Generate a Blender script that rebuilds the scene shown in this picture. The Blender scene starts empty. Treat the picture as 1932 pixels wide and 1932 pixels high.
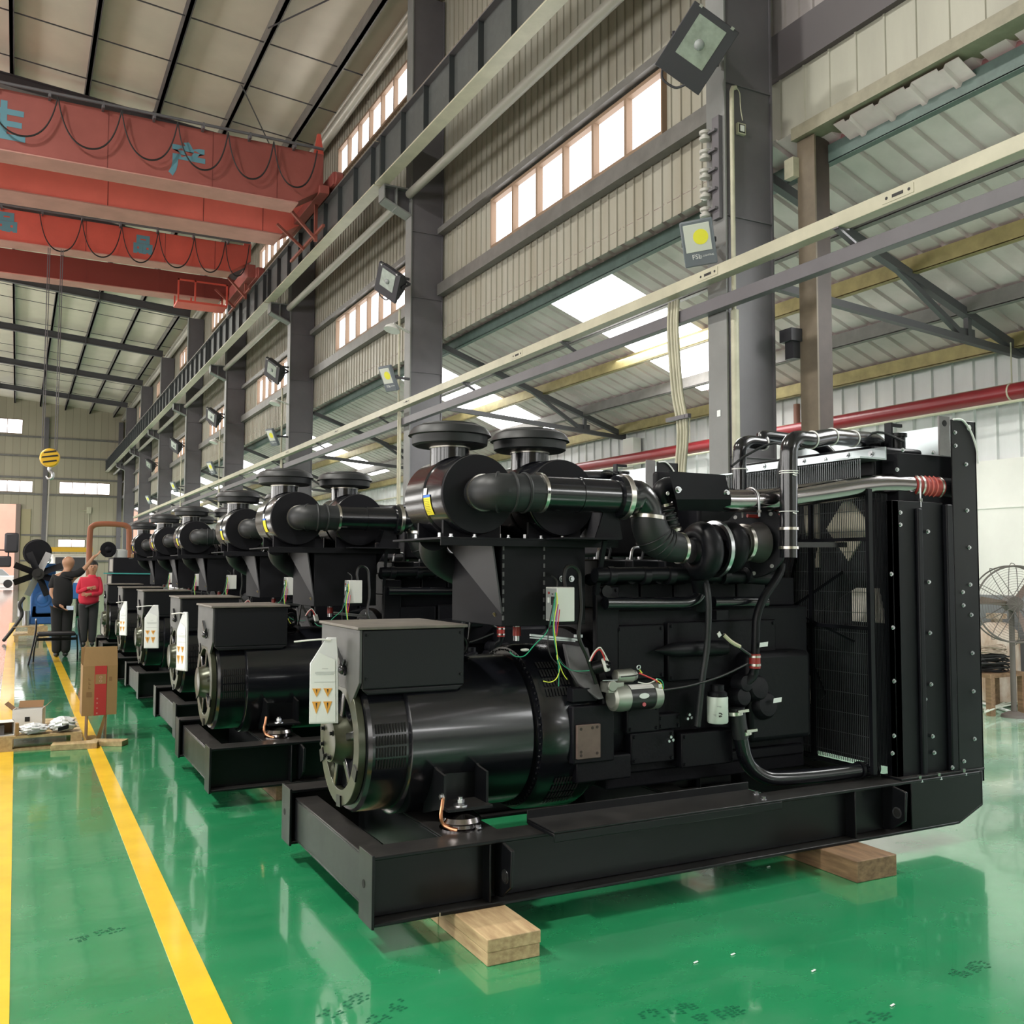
import bpy, math, random
from mathutils import Vector as V, Matrix, Quaternion
random.seed(7)
PI = math.pi
SC = bpy.context.scene
COL = SC.collection
# ------------------------------------------------------------------ camera
CAMZ = 1.55
YAW, PITCH, ROLL, FPX = math.radians(27.3425), math.radians(3.3648), math.radians(.1722), 1804.65
cy, sy, cp, sp = math.cos(YAW), math.sin(YAW), math.cos(PITCH), math.sin(PITCH)
FW = V((sy*cp, cy*cp, sp)); RT0 = V((cy, -sy, 0)); UP0 = RT0.cross(FW)
RT = RT0*math.cos(ROLL) + UP0*math.sin(ROLL); UPV = UP0*math.cos(ROLL) - RT0*math.sin(ROLL)
CAM = V((0, 0, CAMZ))
def at(px, py, X=None, Y=None, Z=None):
    """a point of the place, measured along the sight line through a photo pixel on a known plane"""
    d = FW + RT*((px-966)/FPX) - UPV*((py-966)/FPX)
    t = (X-CAM.x)/d.x if X is not None else (Y-CAM.y)/d.y if Y is not None else (Z-CAM.z)/d.z
    return CAM + d*t
cam = bpy.data.cameras.new('camera'); cam.sensor_fit = 'HORIZONTAL'; cam.sensor_width = 36
cam.lens = 36*FPX/1932; cam.clip_end = 400; cam.clip_start = .05
co = bpy.data.objects.new('camera', cam); COL.objects.link(co)
m3 = Matrix((RT, UPV, -FW)).transposed(); co.matrix_world = Matrix.Translation(CAM) @ m3.to_4x4()
SC.camera = co
# ------------------------------------------------------------------ materials
MATS = {}
def mat(name, col, rough=.5, metal=0, coat=0, noise=0, nscale=8, bump=0, bscale=60, spec=.5, col2=None, emit=0, rvar=0, stretch=None):
    if name in MATS: return MATS[name]
    m = bpy.data.materials.new(name); m.use_nodes = True; nt = m.node_tree; b = nt.nodes['Principled BSDF']
    b.inputs['Base Color'].default_value = (*col, 1); b.inputs['Roughness'].default_value = rough
    b.inputs['Metallic'].default_value = metal; b.inputs['Coat Weight'].default_value = coat
    b.inputs['Coat Roughness'].default_value = .08; b.inputs['Specular IOR Level'].default_value = spec
    if emit:
        b.inputs['Emission Color'].default_value = (*col, 1); b.inputs['Emission Strength'].default_value = emit
    if noise or bump or rvar:
        tc = nt.nodes.new('ShaderNodeTexCoord'); src = tc.outputs['Object']
        if stretch:
            mp = nt.nodes.new('ShaderNodeMapping'); mp.inputs['Scale'].default_value = stretch
            nt.links.new(src, mp.inputs['Vector']); src = mp.outputs['Vector']
        n = nt.nodes.new('ShaderNodeTexNoise'); n.inputs['Scale'].default_value = nscale; n.inputs['Detail'].default_value = 6; n.inputs['Roughness'].default_value = .6
        nt.links.new(src, n.inputs['Vector'])
        if noise:
            r = nt.nodes.new('ShaderNodeValToRGB'); e = r.color_ramp.elements
            e[0].position = .32; e[1].position = .68
            c2 = col2 or tuple(c*(1-noise) for c in col)
            e[0].color = (*c2, 1); e[1].color = (*col, 1)
            nt.links.new(n.outputs['Fac'], r.inputs['Fac']); nt.links.new(r.outputs['Color'], b.inputs['Base Color'])
        if rvar:
            mr = nt.nodes.new('ShaderNodeMapRange'); mr.inputs['To Min'].default_value = max(.02, rough-rvar); mr.inputs['To Max'].default_value = rough+rvar
            nt.links.new(n.outputs['Fac'], mr.inputs['Value']); nt.links.new(mr.outputs['Result'], b.inputs['Roughness'])
        if bump:
            n2 = nt.nodes.new('ShaderNodeTexNoise'); n2.inputs['Scale'].default_value = bscale; nt.links.new(src, n2.inputs['Vector'])
            bp = nt.nodes.new('ShaderNodeBump'); bp.inputs['Strength'].default_value = bump; bp.inputs['Distance'].default_value = .01
            nt.links.new(n2.outputs['Fac'], bp.inputs['Height']); nt.links.new(bp.outputs['Normal'], b.inputs['Normal'])
    MATS[name] = m
    return m
def brick(m_, axes='xy', c1=(.5,.5,.5), c2=(.4,.4,.4), mortar=(.2,.2,.2), scale=1, w=.6, h=.6, ms=.01, off=0):
    m = m_; nt = m.node_tree; b = nt.nodes['Principled BSDF']
    tc = nt.nodes.new('ShaderNodeTexCoord'); br = nt.nodes.new('ShaderNodeTexBrick')
    src = tc.outputs['Object']
    if axes != 'xy':
        sx = nt.nodes.new('ShaderNodeSeparateXYZ'); cx = nt.nodes.new('ShaderNodeCombineXYZ'); nt.links.new(src, sx.inputs[0])
        for i, a in enumerate(axes): nt.links.new(sx.outputs['xyz'.index(a)], cx.inputs[i])
        src = cx.outputs[0]
    nt.links.new(src, br.inputs['Vector'])
    br.offset = off; br.inputs['Scale'].default_value = scale; br.inputs['Brick Width'].default_value = w; br.inputs['Row Height'].default_value = h
    br.inputs['Mortar Size'].default_value = ms; br.inputs['Color1'].default_value = (*c1,1); br.inputs['Color2'].default_value = (*c2,1); br.inputs['Mortar'].default_value = (*mortar,1)
    nt.links.new(br.outputs['Color'], b.inputs['Base Color'])
    return m
K = mat('black_gloss', (.006,.0065,.009), .22, coat=.3, rvar=.08, nscale=4)
KS = mat('black_satin', (.007,.0075,.010), .4, noise=.25, nscale=3, rvar=.08, spec=.2)
KM = mat('black_matte', (.010,.010,.013), .6, noise=.2, nscale=5, spec=.16)
KE = mat('black_engine_paint', (.006,.006,.0085), .5, bump=.12, bscale=40, spec=.18)
KF = mat('black_frame_paint', (.006,.0065,.008), .34, noise=.25, nscale=6, rvar=.08, spec=.26)
def dust_and_sheen(m, dust=(.075,.07,.064), amt=.55):
    """dust and painted-in ceiling reflection on the upper faces of a part"""
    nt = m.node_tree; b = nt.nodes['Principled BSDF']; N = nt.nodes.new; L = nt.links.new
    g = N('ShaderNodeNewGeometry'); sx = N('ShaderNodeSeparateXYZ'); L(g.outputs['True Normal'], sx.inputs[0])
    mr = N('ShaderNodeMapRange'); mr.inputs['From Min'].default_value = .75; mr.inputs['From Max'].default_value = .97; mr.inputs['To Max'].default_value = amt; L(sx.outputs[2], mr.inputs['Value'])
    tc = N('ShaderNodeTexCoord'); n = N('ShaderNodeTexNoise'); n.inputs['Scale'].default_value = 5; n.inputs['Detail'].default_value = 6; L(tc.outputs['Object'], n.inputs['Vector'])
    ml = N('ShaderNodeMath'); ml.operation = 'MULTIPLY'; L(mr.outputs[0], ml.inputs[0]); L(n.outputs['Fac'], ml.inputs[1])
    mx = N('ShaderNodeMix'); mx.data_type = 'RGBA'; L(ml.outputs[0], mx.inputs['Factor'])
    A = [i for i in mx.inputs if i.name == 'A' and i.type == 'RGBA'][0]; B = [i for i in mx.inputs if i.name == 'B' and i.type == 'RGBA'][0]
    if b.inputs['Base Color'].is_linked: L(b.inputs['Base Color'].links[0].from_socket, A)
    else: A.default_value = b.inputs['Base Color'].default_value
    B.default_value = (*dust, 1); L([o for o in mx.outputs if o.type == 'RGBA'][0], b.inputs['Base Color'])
dust_and_sheen(KF); dust_and_sheen(KM, amt=.4)  # top faces paler: dust, with the ceiling's reflection painted in
RUB = mat('black_rubber', (.014,.016,.018), .48, spec=.45)
HOLE = mat('dark_opening', (.003,.003,.003), .9)
OLV = mat('bare_casting', (.07,.075,.05), .28, metal=.5, noise=.3)
BOLT = mat('zinc_bolt', (.55,.56,.58), .3, metal=1)
CHR = mat('chrome', (.30,.275,.275), .17, metal=1, rvar=.06, nscale=3)
STEEL = mat('clamp_steel', (.6,.57,.52), .28, metal=1)
ALU = mat('starter_aluminium', (.36,.37,.33), .45, metal=.8)
BRN = mat('primer_plate', (.17,.12,.10), .6, noise=.35, nscale=12)
RED = mat('red_silicone', (.33,.03,.025), .4)
WHT = mat('white_enamel', (.72,.72,.70), .4)
WHP = mat('white_paper', (.75,.78,.77), .5)
GRYB = mat('box_grey_face', (.30,.32,.32), .5)
YEL = mat('yellow_label', (.85,.75,.02), .5)
BLU = mat('blue_label', (.02,.15,.6), .5)
ORG = mat('orange_warning', (.75,.36,.06), .5)
INK = mat('black_ink', (.01,.01,.01), .6)
GRYI = mat('grey_ink', (.22,.24,.25), .6)
FILT = mat('filter_white', (.55,.62,.56), .4)
WRE = {c: mat('wire_'+c, v, .4) for c, v in dict(green=(.02,.3,.16), yellow=(.75,.8,.08), black=(.01,.01,.01), red=(.6,.03,.03), white=(.75,.72,.68), purple=(.4,.05,.35), blue=(.03,.15,.6)).items()}
COP = mat('copper_strap', (.75,.36,.2), .35, metal=1)
WOOD = mat('raw_timber', (.58,.43,.24), .7, noise=.5, nscale=4, col2=(.34,.22,.115), stretch=(7,1,9), bump=.1)
WOODD = mat('brown_timber', (.26,.16,.085), .7, noise=.5, nscale=5, col2=(.13,.075,.04), stretch=(6,1,9), bump=.1)
PLY = mat('pallet_pine', (.50,.38,.20), .7, noise=.4, nscale=4, col2=(.34,.24,.12), stretch=(8,1,8))
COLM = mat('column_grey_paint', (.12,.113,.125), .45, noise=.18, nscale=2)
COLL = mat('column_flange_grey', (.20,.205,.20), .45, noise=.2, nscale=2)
RAFT = mat('rafter_grey', (.07,.068,.075), .5)
CREAM = mat('cream_enamel', (.47,.45,.34), .4, noise=.2, nscale=3)
GIRT = mat('girt_steel', (.15,.145,.135), .45, noise=.3, nscale=4)
PURG = mat('green_purlin', (.10,.15,.135), .5, noise=.3, nscale=6)
PURY = mat('galvanised_yellow_purlin', (.36,.30,.13), .4, metal=.4, noise=.35, nscale=5)
PURD = mat('grey_purlin', (.19,.18,.17), .5, noise=.3, nscale=4)
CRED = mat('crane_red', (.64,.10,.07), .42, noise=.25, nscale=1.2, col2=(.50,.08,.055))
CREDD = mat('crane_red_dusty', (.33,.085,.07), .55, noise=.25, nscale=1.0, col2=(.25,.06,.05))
CPINK = mat('crane_flange_dusty', (.52,.25,.21), .55, noise=.2, nscale=2)
CDRK = mat('crane_dark_red', (.17,.03,.022), .5)
CBLU = mat('stencil_blue', (.10,.24,.30), .6)
PIPER = mat('fire_pipe_red', (.20,.013,.018), .35)
RUST = mat('rust_primer_pipe', (.30,.10,.05), .6)
CARD = mat('cardboard', (.33,.20,.085), .8, noise=.15, nscale=4)
CARDI = mat('cardboard_inner', (.22,.12,.055), .85)
CREDP = mat('carton_red_print', (.42,.03,.03), .6)
SKIN = mat('skin', (.42,.22,.13), .5)
SHIRT = mat('black_tshirt', (.008,.008,.009), .9)
PANT = mat('dark_trousers', (.018,.017,.02), .85)
REDS = mat('red_shirt', (.55,.02,.05), .8)
HAIR = mat('black_hair', (.01,.009,.008), .6)
BLUE = mat('engine_blue', (.03,.12,.35), .4)
GRY = mat('mid_grey', (.28,.28,.28), .5)
GLS = mat('lamp_glass', (.30,.36,.31), .12, coat=.5, noise=.3, nscale=9)
LED = mat('led_phosphor', (.75,.72,.05), .5)
LEDG = mat('led_diffuser', (.55,.58,.52), .3)
LAMPB = mat('lamp_body', (.035,.034,.042), .5)
LAMPG = mat('led_lamp_body', (.13,.15,.17), .45)
PVC = mat('old_white_conduit', (.50,.48,.36), .5, noise=.25, nscale=5)
PORC = mat('porcelain', (.42,.41,.38), .3)
SHEET = mat('plastic_film', (.70,.72,.74), .15)
# ------------------------------------------------------------------ geometry collector
class MB:
    def __init__(s): s.v = []; s.f = []; s.mi = []; s.m = 0
    def add(s, vs, fs):
        n = len(s.v); s.v += [tuple(v) for v in vs]; s.f += [tuple(i+n for i in f) for f in fs]; s.mi += [s.m]*len(fs); return s
    def box(s, x0, x1, y0, y1, z0, z1):
        return s.add([(x,y,z) for z in (z0,z1) for y in (y0,y1) for x in (x0,x1)], [(0,2,3,1),(4,5,7,6),(0,1,5,4),(2,6,7,3),(0,4,6,2),(1,3,7,5)])
    def obox(s, c, ax, ay, az):
        """box by centre and half-axis vectors"""
        c, ax, ay, az = V(c), V(ax), V(ay), V(az)
        return s.add([c+ax*i+ay*j+az*k for k in (-1,1) for j in (-1,1) for i in (-1,1)], [(0,2,3,1),(4,5,7,6),(0,1,5,4),(2,6,7,3),(0,4,6,2),(1,3,7,5)])
    def bar(s, p, q, w, h=None, up=(0,0,1)):
        p, q = V(p), V(q); d = (q-p).normalized(); h = h or w; u = V(up)
        if abs(d.dot(u)) > .95: u = V((0,1,0))
        x = d.cross(u).normalized(); u = x.cross(d)
        return s.obox((p+q)/2, (q-p)/2, x*(w/2), u*(h/2))
    def prism(s, pts, ax, a, b):
        """polygon of 2-d points extruded along axis ax from a to b; x:(y,z) y:(x,z) z:(x,y)"""
        n = len(pts)
        f = {'x': lambda p, t: (t,p[0],p[1]), 'y': lambda p, t: (p[0],t,p[1]), 'z': lambda p, t: (p[0],p[1],t)}[ax]
        return s.add([f(p,a) for p in pts]+[f(p,b) for p in pts], [tuple(range(n))[::-1], tuple(range(n,2*n))]+[(i,(i+1)%n,n+(i+1)%n,n+i) for i in range(n)])
    def poly3(s, pts, d):
        """3-d polygon given thickness vector d"""
        n = len(pts); d = V(d)
        return s.add([V(p) for p in pts]+[V(p)+d for p in pts], [tuple(range(n))[::-1], tuple(range(n,2*n))]+[(i,(i+1)%n,n+(i+1)%n,n+i) for i in range(n)])
    def frame(s, d):
        d = V(d).normalized(); u = V((0,0,1)) if abs(d.z) < .9 else V((1,0,0))
        x = d.cross(u).normalized(); return d, x, x.cross(d)
    def lathe(s, o, ax, prof, n=32, a0=0, a1=2*PI):
        """prof: (t along axis, radius)"""
        d, x, y = s.frame(ax); o = V(o); full = abs(a1-a0-2*PI) < 1e-6; N = n if full else n+1
        vs = []
        for t, r in prof:
            for i in range(N):
                a = a0+(a1-a0)*i/n; vs.append(o+d*t+(x*math.cos(a)+y*math.sin(a))*r)
        fs = []
        for k in range(len(prof)-1):
            for i in range(n):
                j = (i+1) % N; fs.append((k*N+i, k*N+j, (k+1)*N+j, (k+1)*N+i))
        if full:
            if prof[0][1] > 1e-5: fs.append(tuple(range(N))[::-1])
            if prof[-1][1] > 1e-5: fs.append(tuple((len(prof)-1)*N+i for i in range(N)))
        return s.add(vs, fs)
    def cyl(s, p, q, r, r2=None, n=16):
        p, q = V(p), V(q); return s.lathe(p, q-p, [(0,r),((q-p).length, r if r2 is None else r2)], n)
    def ball(s, c, r, n=16, m=10, sc=(1,1,1)):
        vs = []; c = V(c)
        for k in range(m+1):
            for i in range(n):
                a, b = 2*PI*i/n, PI*k/m
                vs.append(c+V((r*sc[0]*math.sin(b)*math.cos(a), r*sc[1]*math.sin(b)*math.sin(a), r*sc[2]*math.cos(b))))
        return s.add(vs, [(k*n+i, (k+1)*n+i, (k+1)*n+(i+1)%n, k*n+(i+1)%n) for k in range(m) for i in range(n)])
    def tube(s, pts, r, n=10, sub=6, cap=True, rs=None):
        """smooth tube through points (Catmull-Rom); rs gives a radius per point"""
        P = [V(p) for p in pts]; rs = rs or [r]*len(P); path = []; rad = []
        if sub > 1 and len(P) > 2:
            for i in range(len(P)-1):
                a, b, c, d = P[max(i-1,0)], P[i], P[i+1], P[min(i+2,len(P)-1)]
                for k in range(sub):
                    t = k/sub
                    path.append(.5*((2*b)+(c-a)*t+(2*a-5*b+4*c-d)*t*t+(3*b-a-3*c+d)*t**3)); rad.append(rs[i]*(1-t)+rs[i+1]*t)
            path.append(P[-1]); rad.append(rs[-1])
        else: path = P; rad = rs
        t0 = (path[1]-path[0]).normalized(); u = V((0,0,1)) if abs(t0.z) < .9 else V((1,0,0)); x = t0.cross(u).normalized()
        vs = []; N = len(path)
        for i, p in enumerate(path):
            t = (path[min(i+1,N-1)]-path[max(i-1,0)]).normalized()
            x = (x-t*x.dot(t)).normalized(); y = t.cross(x)
            for k in range(n): vs.append(p+(x*math.cos(2*PI*k/n)+y*math.sin(2*PI*k/n))*rad[i])
        fs = [(i*n+k, i*n+(k+1)%n, (i+1)*n+(k+1)%n, (i+1)*n+k) for i in range(N-1) for k in range(n)]
        if cap: fs += [tuple(range(n))[::-1], tuple((N-1)*n+k for k in range(n))]
        return s.add(vs, fs)
    def torus(s, c, ax, R, r, n=32, m=10, a0=0, a1=2*PI):
        d, x, y = s.frame(ax); c = V(c); full = abs(a1-a0-2*PI) < 1e-6; N = n if full else n+1; vs = []
        for i in range(N):
            a = a0+(a1-a0)*i/n; e = x*math.cos(a)+y*math.sin(a)
            for k in range(m):
                b = 2*PI*k/m; vs.append(c+e*(R+r*math.cos(b))+d*(r*math.sin(b)))
        return s.add(vs, [(i*m+k, ((i+1)%N)*m+k, ((i+1)%N)*m+(k+1)%m, i*m+(k+1)%m) for i in range(n) for k in range(m)])
    def ring(s, c, ax, r0, r1, h, n=40):
        d = V(ax).normalized(); return s.lathe(c, ax, [(0,r0),(0,r1),(h,r1),(h,r0),(0,r0)], n) if False else s._ring(c, ax, r0, r1, h, n)
    def _ring(s, c, ax, r0, r1, h, n):
        d, x, y = s.frame(ax); c = V(c); vs = []
        for (t, r) in ((0,r0),(0,r1),(h,r1),(h,r0)):
            for i in range(n):
                a = 2*PI*i/n; vs.append(c+d*t+(x*math.cos(a)+y*math.sin(a))*r)
        return s.add(vs, [(k*n+i, k*n+(i+1)%n, ((k+1)%4)*n+(i+1)%n, ((k+1)%4)*n+i) for k in range(4) for i in range(n)])
    def ibeam(s, p, q, w, h, tf=.015, tw=.01):
        """I-section with vertical web between p and q (axis through the centre)"""
        p, q = V(p), V(q); d = (q-p).normalized(); x = d.cross(V((0,0,1))).normalized(); u = x.cross(d)
        s.obox((p+q)/2+u*(h/2-tf/2), (q-p)/2, x*(w/2), u*(tf/2)); s.obox((p+q)/2-u*(h/2-tf/2), (q-p)/2, x*(w/2), u*(tf/2))
        return s.obox((p+q)/2, (q-p)/2, x*(tw/2), u*(h/2-tf))
    def build(s, name, m, parent=None, bevel=0, ang=38, kind=None):
        me = bpy.data.meshes.new(name)
        o = V((0,0,0))
        if parent is not None:
            r = parent
            while r.parent is not None: r = r.parent
            o = r.location
        me.from_pydata([(v[0]-o.x, v[1]-o.y, v[2]-o.z) for v in s.v], [], s.f)
        ml = m if isinstance(m, (list, tuple)) else [m]
        for q in ml: me.materials.append(q)
        if len(ml) > 1: me.polygons.foreach_set('material_index', s.mi)
        me.polygons.foreach_set('use_smooth', [True]*len(me.polygons))
        import bmesh
        b = bmesh.new(); b.from_mesh(me); bmesh.ops.recalc_face_normals(b, faces=b.faces); b.to_mesh(me); b.free()
        try: me.set_sharp_from_angle(angle=math.radians(ang))
        except Exception: pass
        ob = bpy.data.objects.new(name, me); COL.objects.link(ob)
        if parent is not None: ob.parent = parent
        if bevel:
            bm = ob.modifiers.new('bevel', 'BEVEL'); bm.width = bevel; bm.segments = 2; bm.limit_method = 'ANGLE'; bm.angle_limit = math.radians(40)
        if kind: ob['kind'] = kind
        return ob
def thing(name, label, cat, loc=(0,0,0), group=None):
    o = bpy.data.objects.new(name, None); COL.objects.link(o); o.location = loc; o.empty_display_size = .1
    o['label'] = label; o['category'] = cat; o['kind'] = 'thing'
    if group: o['group'] = group
    return o
def tag(o, label, cat, group=None):
    o['label'] = label; o['category'] = cat; o['kind'] = 'thing'
    if group: o['group'] = group
    return o
def solo(mb, name, m, label, cat, group=None, bevel=0):
    """a thing that is one mesh: its origin goes to the middle of its base"""
    xs = [v[0] for v in mb.v]; ys = [v[1] for v in mb.v]; zs = [v[2] for v in mb.v]
    o = V(((min(xs)+max(xs))/2, (min(ys)+max(ys))/2, min(zs)))
    mb.v = [(v[0]-o.x, v[1]-o.y, v[2]-o.z) for v in mb.v]
    ob = mb.build(name, m, bevel=bevel); ob.location = o
    return tag(ob, label, cat, group)
def copy_tree(root, loc, label, skip=(), group=None):
    r = root.copy(); COL.objects.link(r); r.location = loc; r['label'] = label
    if group: r['group'] = group
    def rec(src, dst):
        for ch in src.children:
            if ch.name.split('.')[0] in skip: continue
            c = ch.copy(); COL.objects.link(c); c.parent = dst; rec(ch, c)
    rec(root, r); return r
def textmesh(txt, size, m, name, parent, origin, xdir, ydir, depth=.001, align='CENTER', bold=0):
    """lettering as a thin mesh lying in the plane of xdir, ydir"""
    cu = bpy.data.curves.new(name, 'FONT'); cu.body = txt; cu.size = size; cu.align_x = align; cu.align_y = 'CENTER'; cu.extrude = depth; cu.resolution_u = 3; cu.offset = bold*size
    t = bpy.data.objects.new(name, cu); COL.objects.link(t); bpy.context.view_layer.update()
    me = bpy.data.meshes.new_from_object(t); bpy.data.objects.remove(t); bpy.data.curves.remove(cu)
    x = V(xdir).normalized(); y = V(ydir).normalized(); z = x.cross(y); o = V(origin)
    ro = V((0,0,0))
    if parent is not None:
        r = parent
        while r.parent is not None: r = r.parent
        ro = r.location
    for v in me.vertices: v.co = o + x*v.co.x + y*v.co.y + z*v.co.z - ro
    me.materials.clear(); me.materials.append(m)
    ob = bpy.data.objects.new(name, me); COL.objects.link(ob)
    if parent is not None: ob.parent = parent
    return ob
ORD = ['first','second','third','fourth','fifth','sixth','seventh','eighth','ninth','tenth','eleventh','twelfth']
# ================================================================== THE BUILDING
YC = [7.1+8.2*k for k in range(8)]          # column row
YEND = 71.5
# ---- floor: glossy green epoxy, tiled walkway on the left, side aisle paled by wear and painted-in glare
def floor_mat():
    m = bpy.data.materials.new('green_epoxy_floor'); m.use_nodes = True; nt = m.node_tree; b = nt.nodes['Principled BSDF']; N = nt.nodes.new; L = nt.links.new
    tc = N('ShaderNodeTexCoord'); sx = N('ShaderNodeSeparateXYZ'); L(tc.outputs['Object'], sx.inputs[0])
    def noise(sc, det=5, stretch=None):
        n = N('ShaderNodeTexNoise'); n.inputs['Scale'].default_value = sc; n.inputs['Detail'].default_value = det; n.inputs['Roughness'].default_value = .62
        if stretch:
            mp = N('ShaderNodeMapping'); mp.inputs['Scale'].default_value = stretch; L(tc.outputs['Object'], mp.inputs[0]); L(mp.outputs[0], n.inputs['Vector'])
        else: L(tc.outputs['Object'], n.inputs['Vector'])
        return n.outputs['Fac']
    def ramp(src, p0, p1, c0=(0,0,0), c1=(1,1,1)):
        r = N('ShaderNodeValToRGB'); e = r.color_ramp.elements; e[0].position = p0; e[1].position = p1; e[0].color = (*c0,1); e[1].color = (*c1,1); L(src, r.inputs[0]); return r.outputs[0]
    def mth(op, a, v=None, v2=None):
        q = N('ShaderNodeMath'); q.operation = op
        for i, w in enumerate((a, v, v2)):
            if w is None: continue
            if isinstance(w, (int, float)): q.inputs[i].default_value = w
            else: L(w, q.inputs[i])
        return q.outputs[0]
    def mix(f, a, c):
        q = N('ShaderNodeMix'); q.data_type = 'RGBA'
        L(f, q.inputs['Factor'])
        for k, w in (('A', a), ('B', c)):
            s = [i for i in q.inputs if i.name == k and i.type == 'RGBA'][0]
            if isinstance(w, tuple): s.default_value = (*w, 1)
            else: L(w, s)
        return [o for o in q.outputs if o.type == 'RGBA'][0]
    base = ramp(noise(.55), .3, .7, (.016,.225,.085), (.028,.31,.125))
    dust = ramp(noise(2.2, 8, (1,2.2,1)), .48, .95, (0,0,0), (.30,.30,.30))
    c = mix(dust, base, (.16,.36,.23))
    # side aisle: worn paint, plus reflected glare painted in as pale streaks
    wx = N('ShaderNodeMapRange'); wx.inputs['From Min'].default_value = 4.6; wx.inputs['From Max'].default_value = 6.4; L(sx.outputs[0], wx.inputs[0])
    ws = mth('MULTIPLY', wx.outputs[0], ramp(noise(1.1, 9, (.5,2.6,1)), .38, .62, (.35,.35,.35), (.95,.95,.95)))
    c = mix(ws, c, (.40,.56,.44))
    # tiled walkway beyond the yellow band
    br = N('ShaderNodeTexBrick'); L(tc.outputs['Object'], br.inputs['Vector']); br.offset = 0; br.inputs['Scale'].default_value = 1
    br.inputs['Brick Width'].default_value = .6; br.inputs['Row Height'].default_value = .6; br.inputs['Mortar Size'].default_value = .006
    for k, v in (('Color1',(.40,.33,.28)),('Color2',(.34,.29,.25)),('Mortar',(.16,.14,.12))): br.inputs[k].default_value = (*v,1)
    wk = mth('LESS_THAN', sx.outputs[0], -.13)
    c = mix(wk, c, br.outputs['Color'])
    # aisle of bare grey coat far back between band and machines
    gy = N('ShaderNodeMapRange'); gy.inputs['From Min'].default_value = 12; gy.inputs['From Max'].default_value = 17; L(sx.outputs[1], gy.inputs[0])
    gx = mth('LESS_THAN', sx.outputs[0], .5)
    gm = mth('MULTIPLY', mth('MULTIPLY', gy.outputs[0], gx), ramp(noise(.8,6), .35, .6, (.3,.3,.3), (.9,.9,.9)))
    c = mix(gm, c, (.26,.24,.21))
    L(c, b.inputs['Base Color'])
    r = ramp(noise(3.5, 6), .3, .75, (.16,.16,.16), (.34,.34,.34)); L(r, b.inputs['Roughness'])
    b.inputs['IOR'].default_value = 1.55; b.inputs['Coat Weight'].default_value = .9; b.inputs['Coat Roughness'].default_value = .07; b.inputs['Coat IOR'].default_value = 1.65
    bp = N('ShaderNodeBump'); bp.inputs['Strength'].default_value = .06; bp.inputs['Distance'].default_value = .02; L(noise(1.6, 3, (1,1.6,1)), bp.inputs['Height']); L(bp.outputs[0], b.inputs['Normal']); L(bp.outputs[0], b.inputs['Coat Normal'])
    return m
YB = -26.0
fl = MB().box(-16, 10.6, YB, 72, -.2, 0).build('floor', floor_mat(), kind='structure')
YPAINT = mat('yellow_floor_paint', (.95,.60,.03), .25, noise=.18, nscale=3, coat=.3, bump=.03)
MB().box(.582, .697, YB+.1, 30, 0, .0025).build('trim_1', YPAINT, kind='structure')
MB().box(-.125, .024, YB+.1, 30, 0, .0025).build('trim_2', YPAINT, kind='structure')
# faint shoe prints left on the paint
fp = MB()
for (px, py, a) in ((650,1897,.5),(738,1907,.55),(1262,1908,-.1),(1355,1915,0),(185,1762,.3),(1640,1925,.2),(1830,1828,.1)):
    p = at(px, py, Z=.0008); ca, sa = math.cos(a), math.sin(a)
    for i in range(-5, 6):
        for j in (-2,-1,0,1,2):
            if abs(i) == 5 and abs(j) > 1 or (i == -1): continue
            if random.random() < .35: continue
            u, w = i*.021+random.uniform(-.002,.002), j*.015+(.004 if i % 2 else 0)
            q = [(u-.008,w-.004),(u+.007,w-.005),(u+.008,w+.004),(u-.007,w+.004)]
            fp.add([(p.x+x*ca-y*sa, p.y+x*sa+y*ca, .001) for x, y in q], [(0,1,2,3)])
fp.build('shoe_marks', mat('shoe_dirt', (.008,.12,.055), .35), fl, kind='stuff')
# ---- profiled sheet helper: ribs run along one direction, one mesh per wall
def ribbed(name, m, P0, du, nu, pitch, dv, nrm, rib=.03, rw=.25, kind='structure'):
    """sheet from P0; ribs repeat along unit du every pitch, run along vector dv, stand out along nrm"""
    b = MB(); P0, du, dv, nrm = V(P0), V(du).normalized(), V(dv), V(nrm).normalized()
    prof = []
    for i in range(nu):
        s = i*pitch
        prof += [(s,0),(s+pitch*(1-rw)*.5,0),(s+pitch*((1-rw)*.5+rw*.22),rib),(s+pitch*((1-rw)*.5+rw*.78),rib),(s+pitch*((1-rw)*.5+rw),0)]
    prof.append((nu*pitch,0))
    n = len(prof)
    b.add([P0+du*s+nrm*h for s, h in prof]+[P0+du*s+nrm*h+dv for s, h in prof], [(i,i+1,n+i+1,n+i) for i in range(n-1)])
    return b.build(name, m, ang=20, kind=kind) if name else b
SHW = mat('clerestory_sheet', (.345,.335,.285), .42, noise=.28, nscale=2, col2=(.28,.26,.205), stretch=(1,1.2,.12))
SHR = mat('aisle_roof_sheet', (.70,.58,.59), .38, metal=.2, noise=.3, nscale=1.5, col2=(.53,.44,.44))
SHA = mat('aisle_wall_sheet', (.72,.74,.74), .4, metal=.15, noise=.22, nscale=1.5, stretch=(1,1,.25))
SHE = mat('end_wall_sheet', (.36,.34,.27), .55, noise=.2, nscale=1)
DECK = mat('insulated_deck', (.66,.61,.51), .55, noise=.12, nscale=.8)
WALLW = mat('whitewash', (.78,.77,.73), .7, noise=.08, nscale=2)
WALLG = mat('grey_dado', (.20,.205,.215), .6, noise=.15, nscale=3)
XW = 6.45                                   # inner face of the clerestory wall
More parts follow.
